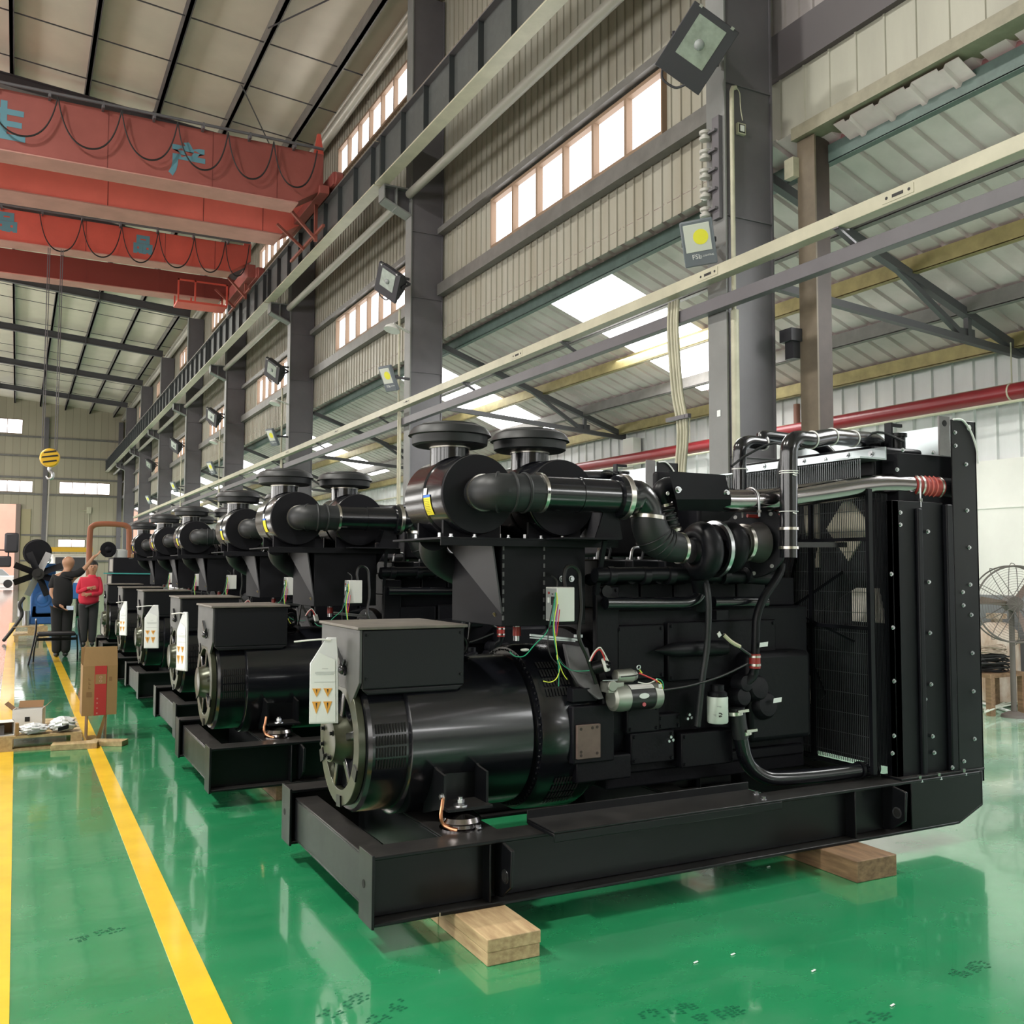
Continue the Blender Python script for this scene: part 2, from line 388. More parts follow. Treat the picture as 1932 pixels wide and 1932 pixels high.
# openings of the clerestory wall: (bay start offsets) lower row and upper row
def bandwall(mb, x, y0, y1, z0, z1, holes, nrm=-1, pitch=.19):
    """vertical ribbed strip wall with rectangular holes, split into columns of sheet between openings"""
    ys = sorted({y0, y1, *[h[0] for h in holes], *[h[1] for h in holes]})
    for a, b in zip(ys[:-1], ys[1:]):
        hs = sorted([h for h in holes if h[0] <= a+1e-6 and h[1] >= b-1e-6], key=lambda h: h[2])
        z = z0
        segs = []
        for h in hs: segs.append((z, h[2])); z = h[3]
        segs.append((z, z1)); n = max(1, round((b-a)/pitch))
        for s0, s1 in segs:
            if s1-s0 < .01: continue
            r = ribbed(None, None, (x,a,s0), (0,1,0), n, (b-a)/n, (0,0,s1-s0), (nrm,0,0), .020, .13)
            mb.add(r.v, r.f)
cw = MB(); wins = []
for k in (-4,-3,-2,-1):
    y = -1.1+8.2*(k+1)
    if k == -1: continue
    holes = [(y+1.63, y+6.12, 6.53, 7.33), (y+1.63, y+6.12, 10.65, 11.4)]
    wins += [(k, h) for h in holes]
    bandwall(cw, XW+.06, y, y+8.2, 5.54, 12.3, holes)
bandwall(cw, XW+.06, -1.1, .25, 5.54, 12.3, [])
for k in range(7):
    y = YC[k]
    holes = [(y+1.63, y+6.12, 6.53, 7.33), (y+1.63, y+6.12, 10.65, 11.4)]
    wins += [(k, h) for h in holes]
    bandwall(cw, XW+.06, y, YC[k+1] if k < 6 else YEND, 5.54, 12.3, holes)
cw.build('wall_right', SHW, ang=20, kind='structure')
# nearer bay: wall set a little further out, cream panels over a sill beam
XN = 6.62
ribbed('wall_near', mat('near_panel_sheet', (.38,.375,.31), .45, noise=.2, nscale=2, stretch=(1,1,.2)), (XN+.05,.4,5.75), (0,1,0), 21, .325, (0,0,.72), (-1,0,0), .012, .1)
ribbed('wall_upper', mat('near_upper_sheet', (.30,.275,.27), .5, noise=.2, nscale=2), (XN+.06,.25,6.9), (0,1,0), 38, .19, (0,0,5.4), (-1,0,0), .02, .22)
MB().box(XN-.02, XN+.1, .25, 7.2, 6.45, 6.9).build('trim_3', mat('dusk_beam', (.085,.075,.08), .5), kind='structure')
MB().box(XN-.12, XN+.18, .25, 6.75, 5.66, 5.78).build('trim_4', mat('olive_sill_beam', (.27,.25,.18), .5, noise=.25), kind='structure')
MB().box(6.805, 6.815, .25, 6.7, 5.47, 5.66).build('trim_5', mat('red_flashing', (.26,.10,.105), .6, noise=.45, nscale=3), kind='structure')
# ---- windows: frosted panes lit by the overcast sky
PANE = mat('daylit_pane', (1,.985,1), .3, emit=3.2)
PANES = mat('daylit_skylight', (1,.99,.99), .35, emit=7)
WFR = mat('window_frame_aged', (.22,.15,.10), .6, spec=.3)
wn = 0
def window(x, y0, y1, z0, z1, n, axis='x', pane=PANE):
    global wn
    wn += 1
    f = MB(); t = .05
    def bx(a, b, c, d, th=.05):
        if axis == 'x': f.box(x-.04, x+th, a, b, c, d)
        else: f.box(a, b, x-th, x+.02, c, d)
    bx(y0, y1, z0, z0+t); bx(y0, y1, z1-t, z1)
    for i in range(n+1):
        yy = y0+(y1-y0)*i/n; bx(max(y0,yy-t/2), min(y1,yy+t/2), z0+t, z1-t)
    o = f.build(f'window_{wn}', WFR, kind='structure')
    p = MB()
    for i in range(n):
        a, b = y0+(y1-y0)*i/n+t/2, y0+(y1-y0)*(i+1)/n-t/2
        if axis == 'x': p.box(x+.055, x+.06, a, b, z0+t, z1-t)
        else: p.box(a, b, x-.06, x-.055, z0+t, z1-t)
    p.build('pane', pane, o)
    return o
for k, (a, b, c, d) in wins: window(XW+.03, a, b, c, d, 6)
# ---- girts along the clerestory wall, one per bay
gi = 0
for k in range(7):
    y0, y1 = YC[k]+.16, (YC[k+1] if k < 6 else YEND)-.16
    for zz, h in ((6.27,.2),(7.36,.10),(9.5,.12)):
        gi += 1
        MB().box(XW-.10, XW+.035, y0, y1, zz, zz+h).build(f'trim_{5+gi}', GIRT, kind='structure')
# ---- hall roof deck, purlins, rafters
def zr(x): return 11.62+.085*(5.9-x)        # underside of rafters
rb = MB(); rb.add([(6.6,YB,zr(6.6)+.62),(6.6,72,zr(6.6)+.62),(-16,72,zr(-16)+.62),(-16,YB,zr(-16)+.62)], [(0,1,2,3)])
rb.add([(6.6,YB,zr(6.6)+.70),(6.6,72,zr(6.6)+.70),(-16,72,zr(-16)+.70),(-16,YB,zr(-16)+.70)], [(3,2,1,0)])
ceil_ = rb.build('ceiling', DECK, kind='structure')
sr = MB()                                   # thin sag rods tying the purlins
for y in [9.5+1.9*i for i in range(32)]:
    if int(y*10) % 3 == 0: continue
    sr.bar((6.4,y,zr(6.4)+.40), (-10,y,zr(-10)+.40), .022)
sr.build('trim_99', RAFT, kind='structure')
for i in range(11):
    x = 5.70-1.53*i
    b = MB(); b.box(x-.035, x+.035, -6, YEND, zr(x)+.308, zr(x)+.61); b.box(x-.035, x+.06, -6, YEND, zr(x)+.308, zr(x)+.33)
    solo(b, 'roof_purlin', PURD if i < 2 else RAFT, f'long dark steel roof purlin of the main hall, {ORD[i]} counted from the clerestory wall', 'purlin', 'purlins under the hall roof')
where = ['at the nearest column','at the second column','at the third column','at the fourth column','at the fifth column','at the sixth column','at the seventh column','at the eighth column']
for k, y in enumerate(YC):
    b = MB(); n = 8
    for x0, x1 in ((5.95,-1.2),(-1.2,-8),(-8,-15.9)):
        p, q = V((x0,y,zr(x0)+.15)), V((x1,y,zr(x1)+.15)); b.ibeam(p, q, .2, .30)
    for xx in (2.55,-1.2): b.box(xx-.02, xx+.02, y-.13, y+.13, zr(xx)-.06, zr(xx)+.36)
    solo(b, 'roof_rafter', RAFT, f'sloping grey I-section roof rafter resting {where[k]} of the row', 'rafter', 'rafters across the hall')
# cable bracing of the roof
for i, (p, q) in enumerate(((at(506,53,Z=12.03), at(640,-10,Z=11.91)), (at(456,161,Z=12.03), at(512,280,Z=11.91)))):
    solo(MB().bar(p, q, .022), 'mounted_brace_rod', RAFT, f'thin diagonal brace rod under the hall roof, {("above the crane end, nearer","touching the crane top, farther")[i]} of two', 'rod', 'roof brace rods')
# round down pipe and gutter high on the wall
solo(MB().cyl((6.28,7,11.75), (6.28,71,11.75), .11, n=14).cyl((6.28,7,12.0), (6.28,71,12.0), .06, n=10), 'eaves_pipe', mat('pale_pipe', (.45,.44,.38), .35, metal=.3), 'pale round eaves pipe along the top of the clerestory wall', 'pipe')
# ---- columns with corbels
def column(k, y):
    w = where[k].replace('at the ','')
    t = thing('steel_column', f'grey steel H column with crane bracket, {w} of the row' if k else 'tall grey steel H column behind the nearest radiator, nearest of the row', 'column', (6.16,y,0), 'columns along the clerestory wall')
    b = MB(); top = zr(6.2)
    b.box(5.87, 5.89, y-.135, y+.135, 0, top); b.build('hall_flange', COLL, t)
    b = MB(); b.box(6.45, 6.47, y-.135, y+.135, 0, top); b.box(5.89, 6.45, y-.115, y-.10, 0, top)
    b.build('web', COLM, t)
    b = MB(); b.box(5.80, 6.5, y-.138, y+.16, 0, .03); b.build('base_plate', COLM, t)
    b = MB()
    b.prism([(5.40,8.08),(5.87,8.08),(5.87,7.62),(5.40,7.84)], 'y', y-.012, y+.012)
    b.build('corbel', COLM, t)
    b = MB(); b.box(5.37, 5.87, y-.14, y+.14, 8.06, 8.085); b.box(5.37, 5.39, y-.14, y+.14, 7.84, 8.06); b.obox((5.63,y,7.73),(.24,0,-.105),(0,.14,0),(.006,0,.012))
    b.box(5.6,5.615,y-.13,y+.13,7.72,8.06); b.build('corbel_flange', COLL, t)
    for z in (7.35,6.2,4.9,2.6,9.3): MB().box(5.89,6.45,y-.135,y+.12,z,z+.015).build('stiffener', COLM, t)
    return t
for k, y in enumerate(YC): column(k, y)
# brown post of the near bay
t = thing('brown_post', 'rusty brown steel post beside the nearest grey column', 'post', (6.68,6.62,0))
MB().box(6.58,6.78,6.54,6.70,0,5.65).build('shaft', mat('rust_brown_steel', (.065,.045,.038), .5, noise=.3, nscale=4), t)
MB().box(6.56,6.58,6.51,6.73,0,5.65).build('flange', mat('tan_steel', (.17,.135,.095), .5, noise=.3, nscale=4), t)
# ---- crane runway beam, one per bay, rail on top
for k in range(-1, 8):
    y0, y1 = (YC[k] if k >= 0 else -1.1), (YC[k+1] if k < 7 else YEND)
    nm = 'nearest bay' if k < 0 else f'{ORD[k+1]} bay from the front'
    t = thing('crane_runway_beam', f'crane runway beam with pale bottom flange and dark stiffeners, {nm}', 'beam', (5.35,(y0+y1)/2,8.09), 'crane runway beams')
    MB().box(5.24,5.46,y0+.03,y1-.03,8.09,8.115).build('bottom_flange', CREAM, t)
    MB().box(5.343,5.357,y0+.03,y1-.03,8.115,8.85).build('web_plate', mat('runway_web', (.075,.08,.077), .5, noise=.2), t)
    MB().box(5.25,5.45,y0+.03,y1-.03,8.85,8.87).build('top_flange', COLM, t)
    n = 9
    for i in range(n): yy = y0+.25+(y1-y0-.5)*i/(n-1); MB().box(5.26,5.44,yy-.006,yy+.006,8.115,8.85).build('stiffener', mat('stiffener_dark', (.035,.04,.042), .5), t)
    MB().box(5.32,5.38,y0,y1,8.87,8.98).build('crane_rail', mat('rail_rust', (.22,.18,.12), .5), t)
    MB().cyl((5.83,y0+.14,7.98), (5.83,y1-.14,7.98), .075, n=12).build('tie_tube', mat('tie_tube_grey', (.30,.29,.25), .45), t)
# ---- side aisle: lean-to roof with skylights, purlins and trusses
def za(x): return 5.62-.38*(x-6.8)
XA = 10.42
SKY = []
for k in range(-4, 8):
    y0 = 7.1+8.2*k
    SKY.append((y0+(3.6 if k != 1 else 1.7), y0+(5.25 if k != 1 else 3.5)))
ar = MB(); segs = []; yy = YB
for a, b in SKY + [(YEND, YEND)]:
    if a > yy: segs.append((yy, a))
    yy = b
sl = V((XA-6.5, 0, za(XA)-za(6.5)))
nrm = V((-.38,0,-1)).normalized()
for a, b in segs:
    n = max(1, round((b-a)/.30)); r = ribbed(None, None, (6.5,a,za(6.5)), (0,1,0), n, (b-a)/n, sl, -nrm, .035, .24); ar.add(r.v, r.f)
for a, b in SKY:                           # sheet continues above and below each skylight
    for f0, f1 in ((0,.12),(.86,1)):
        n = round((b-a)/.30); r = ribbed(None, None, V((6.5,a,za(6.5)))+sl*f0, (0,1,0), n, (b-a)/n, sl*(f1-f0), -nrm, .035, .24); ar.add(r.v, r.f)
ar.build('roof_aisle', SHR, ang=20, kind='structure')
for i, (a, b) in enumerate(SKY):
    wn += 1
    s = MB(); p = V((6.5,a,za(6.5)))+sl*.12; q = V((6.5,a,za(6.5)))+sl*.86; e = V((0,b-a,0))
    s.add([p,q,q+e,p+e], [(0,1,2,3)]); s.build(f'window_{wn}', PANES, kind='structure')
for (x, m, lab) in ((6.80,PURG,'dark green purlin under the aisle roof, nearest the clerestory wall'),(7.68,PURD,'grey purlin under the aisle roof, second from the clerestory wall'),(8.55,PURY,'yellowish galvanised purlin under the aisle roof, third from the clerestory wall'),(9.42,PURD,'grey purlin under the aisle roof, fourth from the clerestory wall'),(10.22,PURY,'tan galvanised purlin where the aisle roof meets the outer wall')):
    b = MB(); b.box(x-.03, x+.03, -4, 71, za(x)-.20, za(x)-.025); b.box(x-.03, x+.045, -4, 71, za(x)-.205, za(x)-.19)
    solo(b, 'aisle_purlin', m, lab, 'purlin', 'purlins under the aisle roof')
for k, y in enumerate(YC):
    t = thing('roof_truss', f'light black steel truss across the side aisle {where[k].replace("at the","at the")}', 'truss', (8.5,y,4.2), 'trusses across the aisle')
    def P(x, z): return (x, y, z)
    b = MB(); b.bar(P(6.51,5.435), P(10.38,4.10), .09, .09); b.build('top_chord', RAFT, t)
    b = MB(); b.bar(P(6.51,4.357), P(10.38,4.06), .075, .075); b.build('bottom_chord', RAFT, t)
    b = MB(); b.bar(P(8.1,4.92), P(9.35,4.18), .06); b.build('strut', RAFT, t)
    b = MB(); b.bar(P(9.45,4.16), P(9.45,4.50), .06); b.build('strut', RAFT, t)
    b = MB(); b.box(9.32,9.56,y-.01,y+.01,4.10,4.26); b.build('gusset_plate', RAFT, t)
# outer wall of the aisle
ribbed('wall_aisle', SHA, (XA-.03,YB,2.85), (0,1,0), 325, .30, (0,0,1.5), (-1,0,0), .03, .2)
MB().box(XA-.08, XA+.12, 5.6, YEND, 1.25, 2.86).box(XA-.08, XA+.12, YB, 1.4, 1.25, 2.86).build('wall_aisle_white', WALLW, kind='structure')
MB().box(XA-.085, XA+.12, 5.6, YEND, 0, 1.25).box(XA-.085, XA+.12, YB, 1.4, 0, 1.25).build('wall_aisle_dado', WALLG, kind='structure')
MB().box(XA-.095, XA-.07, 6.2, 7.9, 2.28, 2.30).build('trim_40', WALLW, kind='structure')
MB().cyl((XA-.09,-4,3.72), (XA-.09,71,3.72), .022, n=8).build('trim_41', PVC, kind='structure')
for i, y in enumerate((14.9, 23.3, 31.5)):
    solo(MB().box(10.16,10.335,y-.17,y+.17,0,4.0), 'concrete_pillar', WALLW, f'whitewashed square pillar at the outer aisle wall, {ORD[i]} from the front', 'pillar', 'pillars of the aisle wall')
solo(MB().cyl((10.05,2,3.58), (10.05,19,3.58), .095, n=20), 'fire_pipe', PIPER, 'long dark red fire pipe along the outer aisle wall', 'pipe')
for i, y in enumerate((7.0, 9.9, 12.9)):
    solo(MB().torus((10.05,y,3.58),(0,1,0),.098,.010,20,6).bar((10.05,y,3.68),(10.05,y,4.15),.012), 'pipe_hanger', PVC, f'thin wire pipe hanger around the red fire pipe, {ORD[i]} from the right', 'hanger', 'hangers of the fire pipe')
solo(MB().cyl((9.9,2,3.44),(9.9,19,3.44),.018,n=8), 'thin_conduit', PVC, 'thin pale conduit running just below the red fire pipe', 'pipe')  # a conduit only, no rail
solo(MB().cyl((10.25,10.6,0),(10.25,10.6,4.0),.05,n=10), 'down_pipe', mat('brown_pipe', (.22,.10,.07), .5), 'brown vertical down pipe on the aisle wall behind the radiator', 'pipe')
# loose roof sheet hanging by the post
r = ribbed(None, None, (6.56,4.95,5.635), (0,1,0), 4, .33, (.235,0,-.11), (0,0,-1), .03, .24)
n0 = len(r.v); r.add([(v[0],v[1],v[2]+.004) for v in r.v], [tuple(reversed(f)) for f in r.f])
solo(r, 'loose_sheet', SHR, 'short loose pale corrugated sheet under the olive sill beam', 'sheet')
# ---- end wall with windows and a doorway
ew = MB(); holesE = [(-2.6,.09,10.4,11.4),(2.43,5.58,6.5,7.33),(-2.2,.81,6.5,7.3),(2.45,4.1,2.87,3.42),(-4.5,.0,0,5.7)]
xs = sorted({-16., 6.6, *[h[0] for h in holesE], *[h[1] for h in holesE]})
for a, b in zip(xs[:-1], xs[1:]):
    z = 0
    for h in sorted([h for h in holesE if h[0] <= a+1e-6 and h[1] >= b-1e-6], key=lambda h: h[2]):
        if h[2] > z: ew.box(a, b, YEND, YEND+.12, z, h[2])
        z = h[3]
    ew.box(a, b, YEND, YEND+.12, z, 14.2)
mE = bpy.data.materials.new('end_wall_panels'); mE.use_nodes = True; mE.node_tree.nodes['Principled BSDF'].inputs['Roughness'].default_value = .55
brick(mE, 'xzy', (.34,.31,.23), (.30,.275,.205), (.19,.17,.125), 1, .45, 30, .012)
ew.build('wall_back', mE, kind='structure')
eb = 60
for zz in (1.9, 3.6, 6.35, 7.45, 8.9, 10.2):
    eb += 1; MB().box(.2 if zz < 5.8 else -16, 6.4, YEND-.1, YEND, zz, zz+.12).build(f'trim_{eb}', GIRT, kind='structure')
for x in (1.55, 6.2, -.0):
    eb += 1; MB().box(x-.14, x+.14, YEND-.25, YEND, 0, 11.6 if x > .1 else 5.7).build(f'trim_{eb}', COLM if x > .1 else mat('door_frame', (.20,.15,.13), .5), kind='structure')
MB().box(.16, .75, YEND-.08, YEND, 0, 5.4).build('door_1', mat('tan_door_leaf', (.33,.29,.17), .5), kind='structure')
window(YEND+.02, -2.6, .09, 10.4, 11.4, 3, 'y'); window(YEND+.02, 2.43, 5.58, 6.5, 7.33, 4, 'y'); window(YEND+.02, -2.2, .81, 6.5, 7.3, 4, 'y'); window(YEND+.02, 2.45, 4.1, 2.87, 3.42, 2, 'y')
# unseen wall across the hall; glowing windows added to brighten ceiling and walls
lw = MB(); PANEL = mat('added_glow_pane', (1,.985,.96), .3, emit=6)
hl = [(1.5+8.2*k, 7.5+8.2*k, 2.6, 7.2) for k in range(-3, 8)]
bandwall(lw, -16, YB, YEND, 0, 13.9, hl, 1, .6); lw.build('wall_left', SHW, ang=20, kind='structure')
for a, b, c, d in hl: window(-16.05, a, b, c, d, 6, pane=PANEL)
MB().box(-16, 10.6, YB-.15, YB, 0, 14).build('wall_front', mE, kind='structure')
solo(MB().box(4.15,4.45,YEND-.14,YEND-.005,5.2,5.65).tube([(4.3,YEND-.06,5.2),(4.3,YEND-.06,4.2),(4.25,YEND-.06,3.75)],.03,8,1).tube([(4.15,YEND-.06,5.4),(3.7,YEND-.06,5.4)],.03,8,1), 'wall_junction_box', PVC, 'small pale junction box with conduits high on the far end wall', 'box')
# ---- outside the doorway
MB().box(-30, 30, 71.7, 130, -.25, -.02).box(10.62, 40, -30, 71, -.25, -.02).build('ground_outside', mat('yard_concrete', (.42,.38,.34), .8), kind='structure')
MB().box(-30, 12, 100, 100.5, 0, 16).build('wall_outside', mat('pink_shed', (.72,.36,.26), .7, noise=.15, nscale=.4), kind='structure')
# ================================================================== GENERATOR SETS
GO = V((3.15, 4.47, 0)); YCN = 4.47
G = thing('generator_set', 'nearest black diesel generator set, in the foreground on timber blocks', 'generator', GO, 'row of black generator sets')
BOLTME = {}
def bolt(p, parent, d=(0,-1,0), r=.011, h=.010, name='bolt', m=BOLT):
    """hexagon head on a washer; every one an object, meshes shared per size and direction"""
    key = (tuple(d), r, h, m.name)
    if key not in BOLTME:
        b = MB(); dv = V(d).normalized(); b.cyl((0,0,0), dv*.003, r*1.45, n=14); b.cyl(dv*.003, dv*(.003+h), r, n=6)
        BOLTME[key] = b.build(name, m).data; bpy.data.objects.remove([o for o in bpy.data.objects if o.data == BOLTME[key]][0])
    o = bpy.data.objects.new(name, BOLTME[key]); COL.objects.link(o); o.parent = parent
    root = parent
    while root.parent is not None: root = root.parent
    o.location = V(p)-root.location
    return o
# ---- base frame
X0, X1, Z0, Z1 = 1.305, 5.01, .106, .386
def side_rail(y0, y1, out):
    b = MB(); yw = (y0+y1)/2
    b.box(X0+.012, 4.98, y0, y1, Z1-.016, Z1); b.box(X0+.012, 4.80, y0, y1, Z0, Z0+.016); b.box(X0+.012, 4.6, yw-.006, yw+.006, Z0+.016, Z1-.016)
    ye = y0 if out < 0 else y1-.012
    b.prism([(4.42,Z0),(4.80,Z0+.002),(5.01,.195),(5.01,Z1),(4.42,Z1)], 'y', ye+.002, ye+.014)
    b.prism([(4.80,Z0),(5.01,.19),(5.01,.205),(4.80,.12)], 'y', y0, y1); b.box(4.998, 5.01, y0, y1, .195, Z1)
    for x in (1.84, 4.0): b.box(x-.005, x+.005, y0+.006, y1-.006, Z0+.016, Z1-.016)
    r = b.build('side_rail', KF, G, bevel=.004)
    e = MB(); e.box(X0, X0+.012, y0-.004, y1+.004, Z0-.006, Z1+.006); e.build('end_plate', KF, r, bevel=.002)
    h = MB(); h.lathe((X0-.0015, yw+.02, .255), (1,0,0), [(0,.017),(.002,.017)], 20); h.build('slot_hole', HOLE, r)
    h = MB(); h.box(1.60, 1.606, y0-.001, y0+.002, Z0, Z0+.016); h.build('weld_tab', BOLT, r)
    return r
nr = side_rail(3.741, 3.90, -1); fr = side_rail(5.045, 5.204, 1)
def lug(x, y, s):
    b = MB()
    b.prism([(y, Z1-.004),(y-s*.16, Z1-.03),(y-s*.15,.20),(y-s*.06,Z0+.03),(y, Z0+.02)], 'x', x-.008, x+.008)
    o = b.build('lifting_lug', KF, G, bevel=.004)
    h = MB(); h.ring((x-.010, y-s*.10, .235), (1,0,0), .022, .030, .02, 20); h.build('lug_eye', BOLT, o)
    h = MB(); h.lathe((x-.011, y-s*.10, .235), (1,0,0), [(0,.022),(.022,.022)], 20); h.build('lug_hole', HOLE, o)
for x in (1.90, 4.28): lug(x, 3.815, 1); lug(x, 5.13, -1)
def cross(x0, x1, z0=.128, z1=.345):
    b = MB(); b.box(x0, x1, 3.895, 5.05, z1-.01, z1); b.box(x0, x1, 3.895, 5.05, z0, z0+.01); b.box(x0, x0+.008, 3.895, 5.05, z0+.01, z1-.01)
    if x1-x0 < .2: b.box(x1-.008, x1, 3.895, 5.05, z0+.01, z1-.01)
    return b.build('cross_member', KF, G, bevel=.004)
cross(1.335, 1.455); cross(1.682, 1.95, .15, .384); cross(3.05, 3.20, .128, .38); cross(4.25, 4.45, .128, .38)
# step cover plate lying over the near rail
b = MB(); b.box(2.10, 3.40, 3.655, 3.905, .402, .412); b.box(2.10, 3.40, 3.655, 3.662, .365, .402); b.box(2.10, 3.40, 3.90, 3.908, .388, .45)
b.box(2.10, 2.106, 3.662, 3.90, .386, .402); b.box(3.394, 3.40, 3.662, 3.90, .386, .402)
sc_ = b.build('step_cover', KF, G, bevel=.004)
for p in ((3.32,3.70,.412),(3.36,3.80,.412)): bolt(p, sc_, (0,0,1))
# ---- alternator
AX, AZ = YCN, .735
b = MB(); b.lathe((1.42,AX,AZ), (1,0,0), [(0,.30),(.004,.325),(.02,.338),(.19,.342),(.195,.360),(.20,.368),(.82,.374),(.84,.36),(.85,.36)], 72)
alt = b.build('alternator', K, G, ang=30)
b = MB(); b.lathe((2.268,AX,AZ), (1,0,0), [(0,.36),(.004,.405),(.03,.418),(.30,.424),(.33,.41),(.334,.37)], 72); ad = b.build('adapter_ring', K, alt, ang=30)
b = MB()                                   # lumpy weld bead around the joint
for i in range(80):
    a = 2*PI*i/80; b.ball((2.266+random.uniform(-.003,.003), AX+.392*math.cos(a), AZ+.392*math.sin(a)), random.uniform(.004,.007), 6, 4)
b.build('weld_bead', KF, ad, kind='stuff')
def slots(name, x0, nx, dx, wx, r, a0, da, na, ha, parent):
    """rows of ventilation slots following the barrel; angle from straight toward the viewer side, upward positive"""
    q = MB()
    for j in range(na):
        for i in range(nx):
            x = x0+dx*i; ang = a0+da*j
            for s in range(3):
                t0, t1 = ang+ha*(s/3-.5), ang+ha*((s+1)/3-.5)
                q.add([(x,AX-math.cos(t)*r,AZ+math.sin(t)*r) for t in (t0,t1)]+[(x+wx,AX-math.cos(t)*r,AZ+math.sin(t)*r) for t in (t1,t0)], [(0,1,2,3)])
    return q.build(name, HOLE, parent)
slots('vent_grille', 1.455, 11, .0135, .0085, .3435, .27, -.155, 4, .125, alt)
slots('vent_grille', 2.312, 9, .017, .011, .4265, .90, -.125, 4, .10, ad)
slots('vent_grille', 2.36, 9, .017, .011, .4265, -.55, -.125, 4, .10, ad)
b = MB(); b.box(1.622,1.626,4.095,4.11,.80,.93); b.build('seam_strip', BOLT, alt) if False else None
# end frame with spokes and bearing cover
b = MB(); b.ring((1.385,AX,AZ), (1,0,0), .232, .305, .035, 64); ef = b.build('end_frame', OLV, alt, bevel=.003)
b = MB(); b.lathe((1.437,AX,AZ), (1,0,0), [(-.01,.10),(0,.24),(.01,.24)], 48); b.build('end_dish', KS, ef)
for a in (-.25, .75, 1.85, 2.9, 3.95, 5.0):
    b = MB(); c, s = math.cos(a), math.sin(a)
    b.obox((1.408,AX+.17*c,AZ+.17*s), (.022,0,0), (0,.085*c,.085*s), (0,-.019*s,.019*c)); b.build('spoke', K, ef, bevel=.006)
for a in (-PI/2-.1, PI-.5+.9, -.42, .9):
    b = MB(); c, s = math.cos(a), math.sin(a); b.obox((1.382,AX+.283*c,AZ+.283*s), (.004,0,0), (0,.026*c,.026*s), (0,-.030*s,.030*c)); b.build('frame_notch', KF, ef)
b = MB(); b.lathe((1.335,AX,AZ), (1,0,0), [(0,.085),(.004,.102),(.03,.106),(.055,.12),(.10,.13)], 48); bc = b.build('bearing_cover', OLV, ef, ang=30)
for a in (-.35, -1.2, -2.0, .6, 2.6): bolt((1.335,AX+.083*math.cos(a),AZ+.083*math.sin(a)), bc, (-1,0,0), .009, .012, m=KF)
b = MB(); b.ring((1.40,AX-.11,AZ+.16), (1,0,0), .05, .062, .08, 28); b.build('cable_gland', K, ef)
# terminal box
TB = mat('terminal_box_black', (.010,.0105,.013), .42, bump=.05, bscale=160, spec=.25)
b = MB(); b.box(1.40, 1.905, 4.172, 4.768, 1.0, 1.268)
for (yy) in (4.172,): b.prism([(1.40,1.0),(1.905,1.0),(1.87,.975),(1.43,.975)], 'y', yy, yy+.02)
tb = b.build('terminal_box', TB, G, bevel=.006)
b = MB(); b.prism([(4.17,1.268),(4.17,1.03),(4.285,.925),(4.36,.985),(4.58,.985),(4.655,.925),(4.77,1.03),(4.77,1.268)], 'x', 1.384, 1.398); b.build('box_end_panel', mat('box_end_lit', (.075,.077,.075), .45, noise=.25), tb, bevel=.003)  # paler than the box: light from the left painted into the panel
b = MB(); b.box(1.372, 1.918, 4.158, 4.782, 1.269, 1.283); b.build('box_lid', mat('pale_lid', (.17,.15,.125), .5, noise=.35, nscale=6, col2=(.10,.09,.08)), tb, bevel=.003)  # lid in a paler, mottled tone than the box
for p in ((1.42,4.172,1.245),(1.885,4.172,1.245),(1.42,4.172,1.05),(1.885,4.172,1.05)): bolt(p, tb, (0,-1,0), .006, .005, m=KF)
b = MB(); b.bar((1.378,4.50,1.16), (1.374,4.38,1.09), .02).ball((1.37,4.37,1.075), .024, 10, 8).bar((1.37,4.37,1.08),(1.37,4.34,1.12),.012).bar((1.37,4.37,1.08),(1.37,4.33,1.055),.012); b.build('box_latch', K, tb)
# lifting eye on the barrel
b = MB(); b.torus((1.985,4.40,1.165), (.35,-1,0), .042, .013, 28, 10); b.cyl((1.985,4.40,1.09),(1.985,4.40,1.13),.02,n=14); b.build('lifting_eye', KF, alt)
b = MB(); b.ball((1.985,4.39,1.105), .035, 14, 8, (1.3,1,.25)); b.build('eye_pad', K, alt)
# feet and vibration mounts
for sy in (-1, 1):
    yy = AX+sy*.42; b = MB()
    for x in (1.735, 1.945): b.prism([(AX+sy*.30,.66),(AX+sy*.38,.63),(AX+sy*.47,.62),(AX+sy*.47,.475),(AX+sy*.22,.40)], 'x', x-.006, x+.006)
    b.box(1.735,1.945,AX+sy*.34-.004,AX+sy*.34+.004,.475,.60); b.box(1.73,1.95,min(AX+sy*.30,AX+sy*.52),max(AX+sy*.30,AX+sy*.52),.468,.48)
    ft = b.build('mounting_foot', KF, alt)
    b = MB(); b.lathe((1.81,AX+sy*.47,.384), (0,0,1), [(0,.095),(.006,.095),(.010,.078),(.024,.076),(.028,.092),(.036,.097),(.056,.088),(.07,.06),(.084,.03)], 36); mt = b.build('vibration_mount', CHR, ft, ang=30)
    b = MB(); b.lathe((1.81,AX+sy*.47,.48), (0,0,1), [(0,.034),(.006,.033),(.012,.02),(.013,.012),(.04,.012)], 20); b.cyl((1.81,AX+sy*.47,.495),(1.81,AX+sy*.47,.51),.019,n=6); b.build('mount_stud', BOLT, mt)
    bolt((1.87,AX+sy*.53,.388), mt, (0,0,1), .015, .014)
b = MB(); b.tube([(1.722,3.99,.53),(1.715,3.985,.49),(1.705,3.975,.45),(1.715,3.97,.415),(1.74,3.95,.40),(1.765,3.93,.395)], .008, 8); b.build('ground_strap', COP, alt)
bolt((1.722,3.995,.53), alt, (-1,0,0), .012, .012)
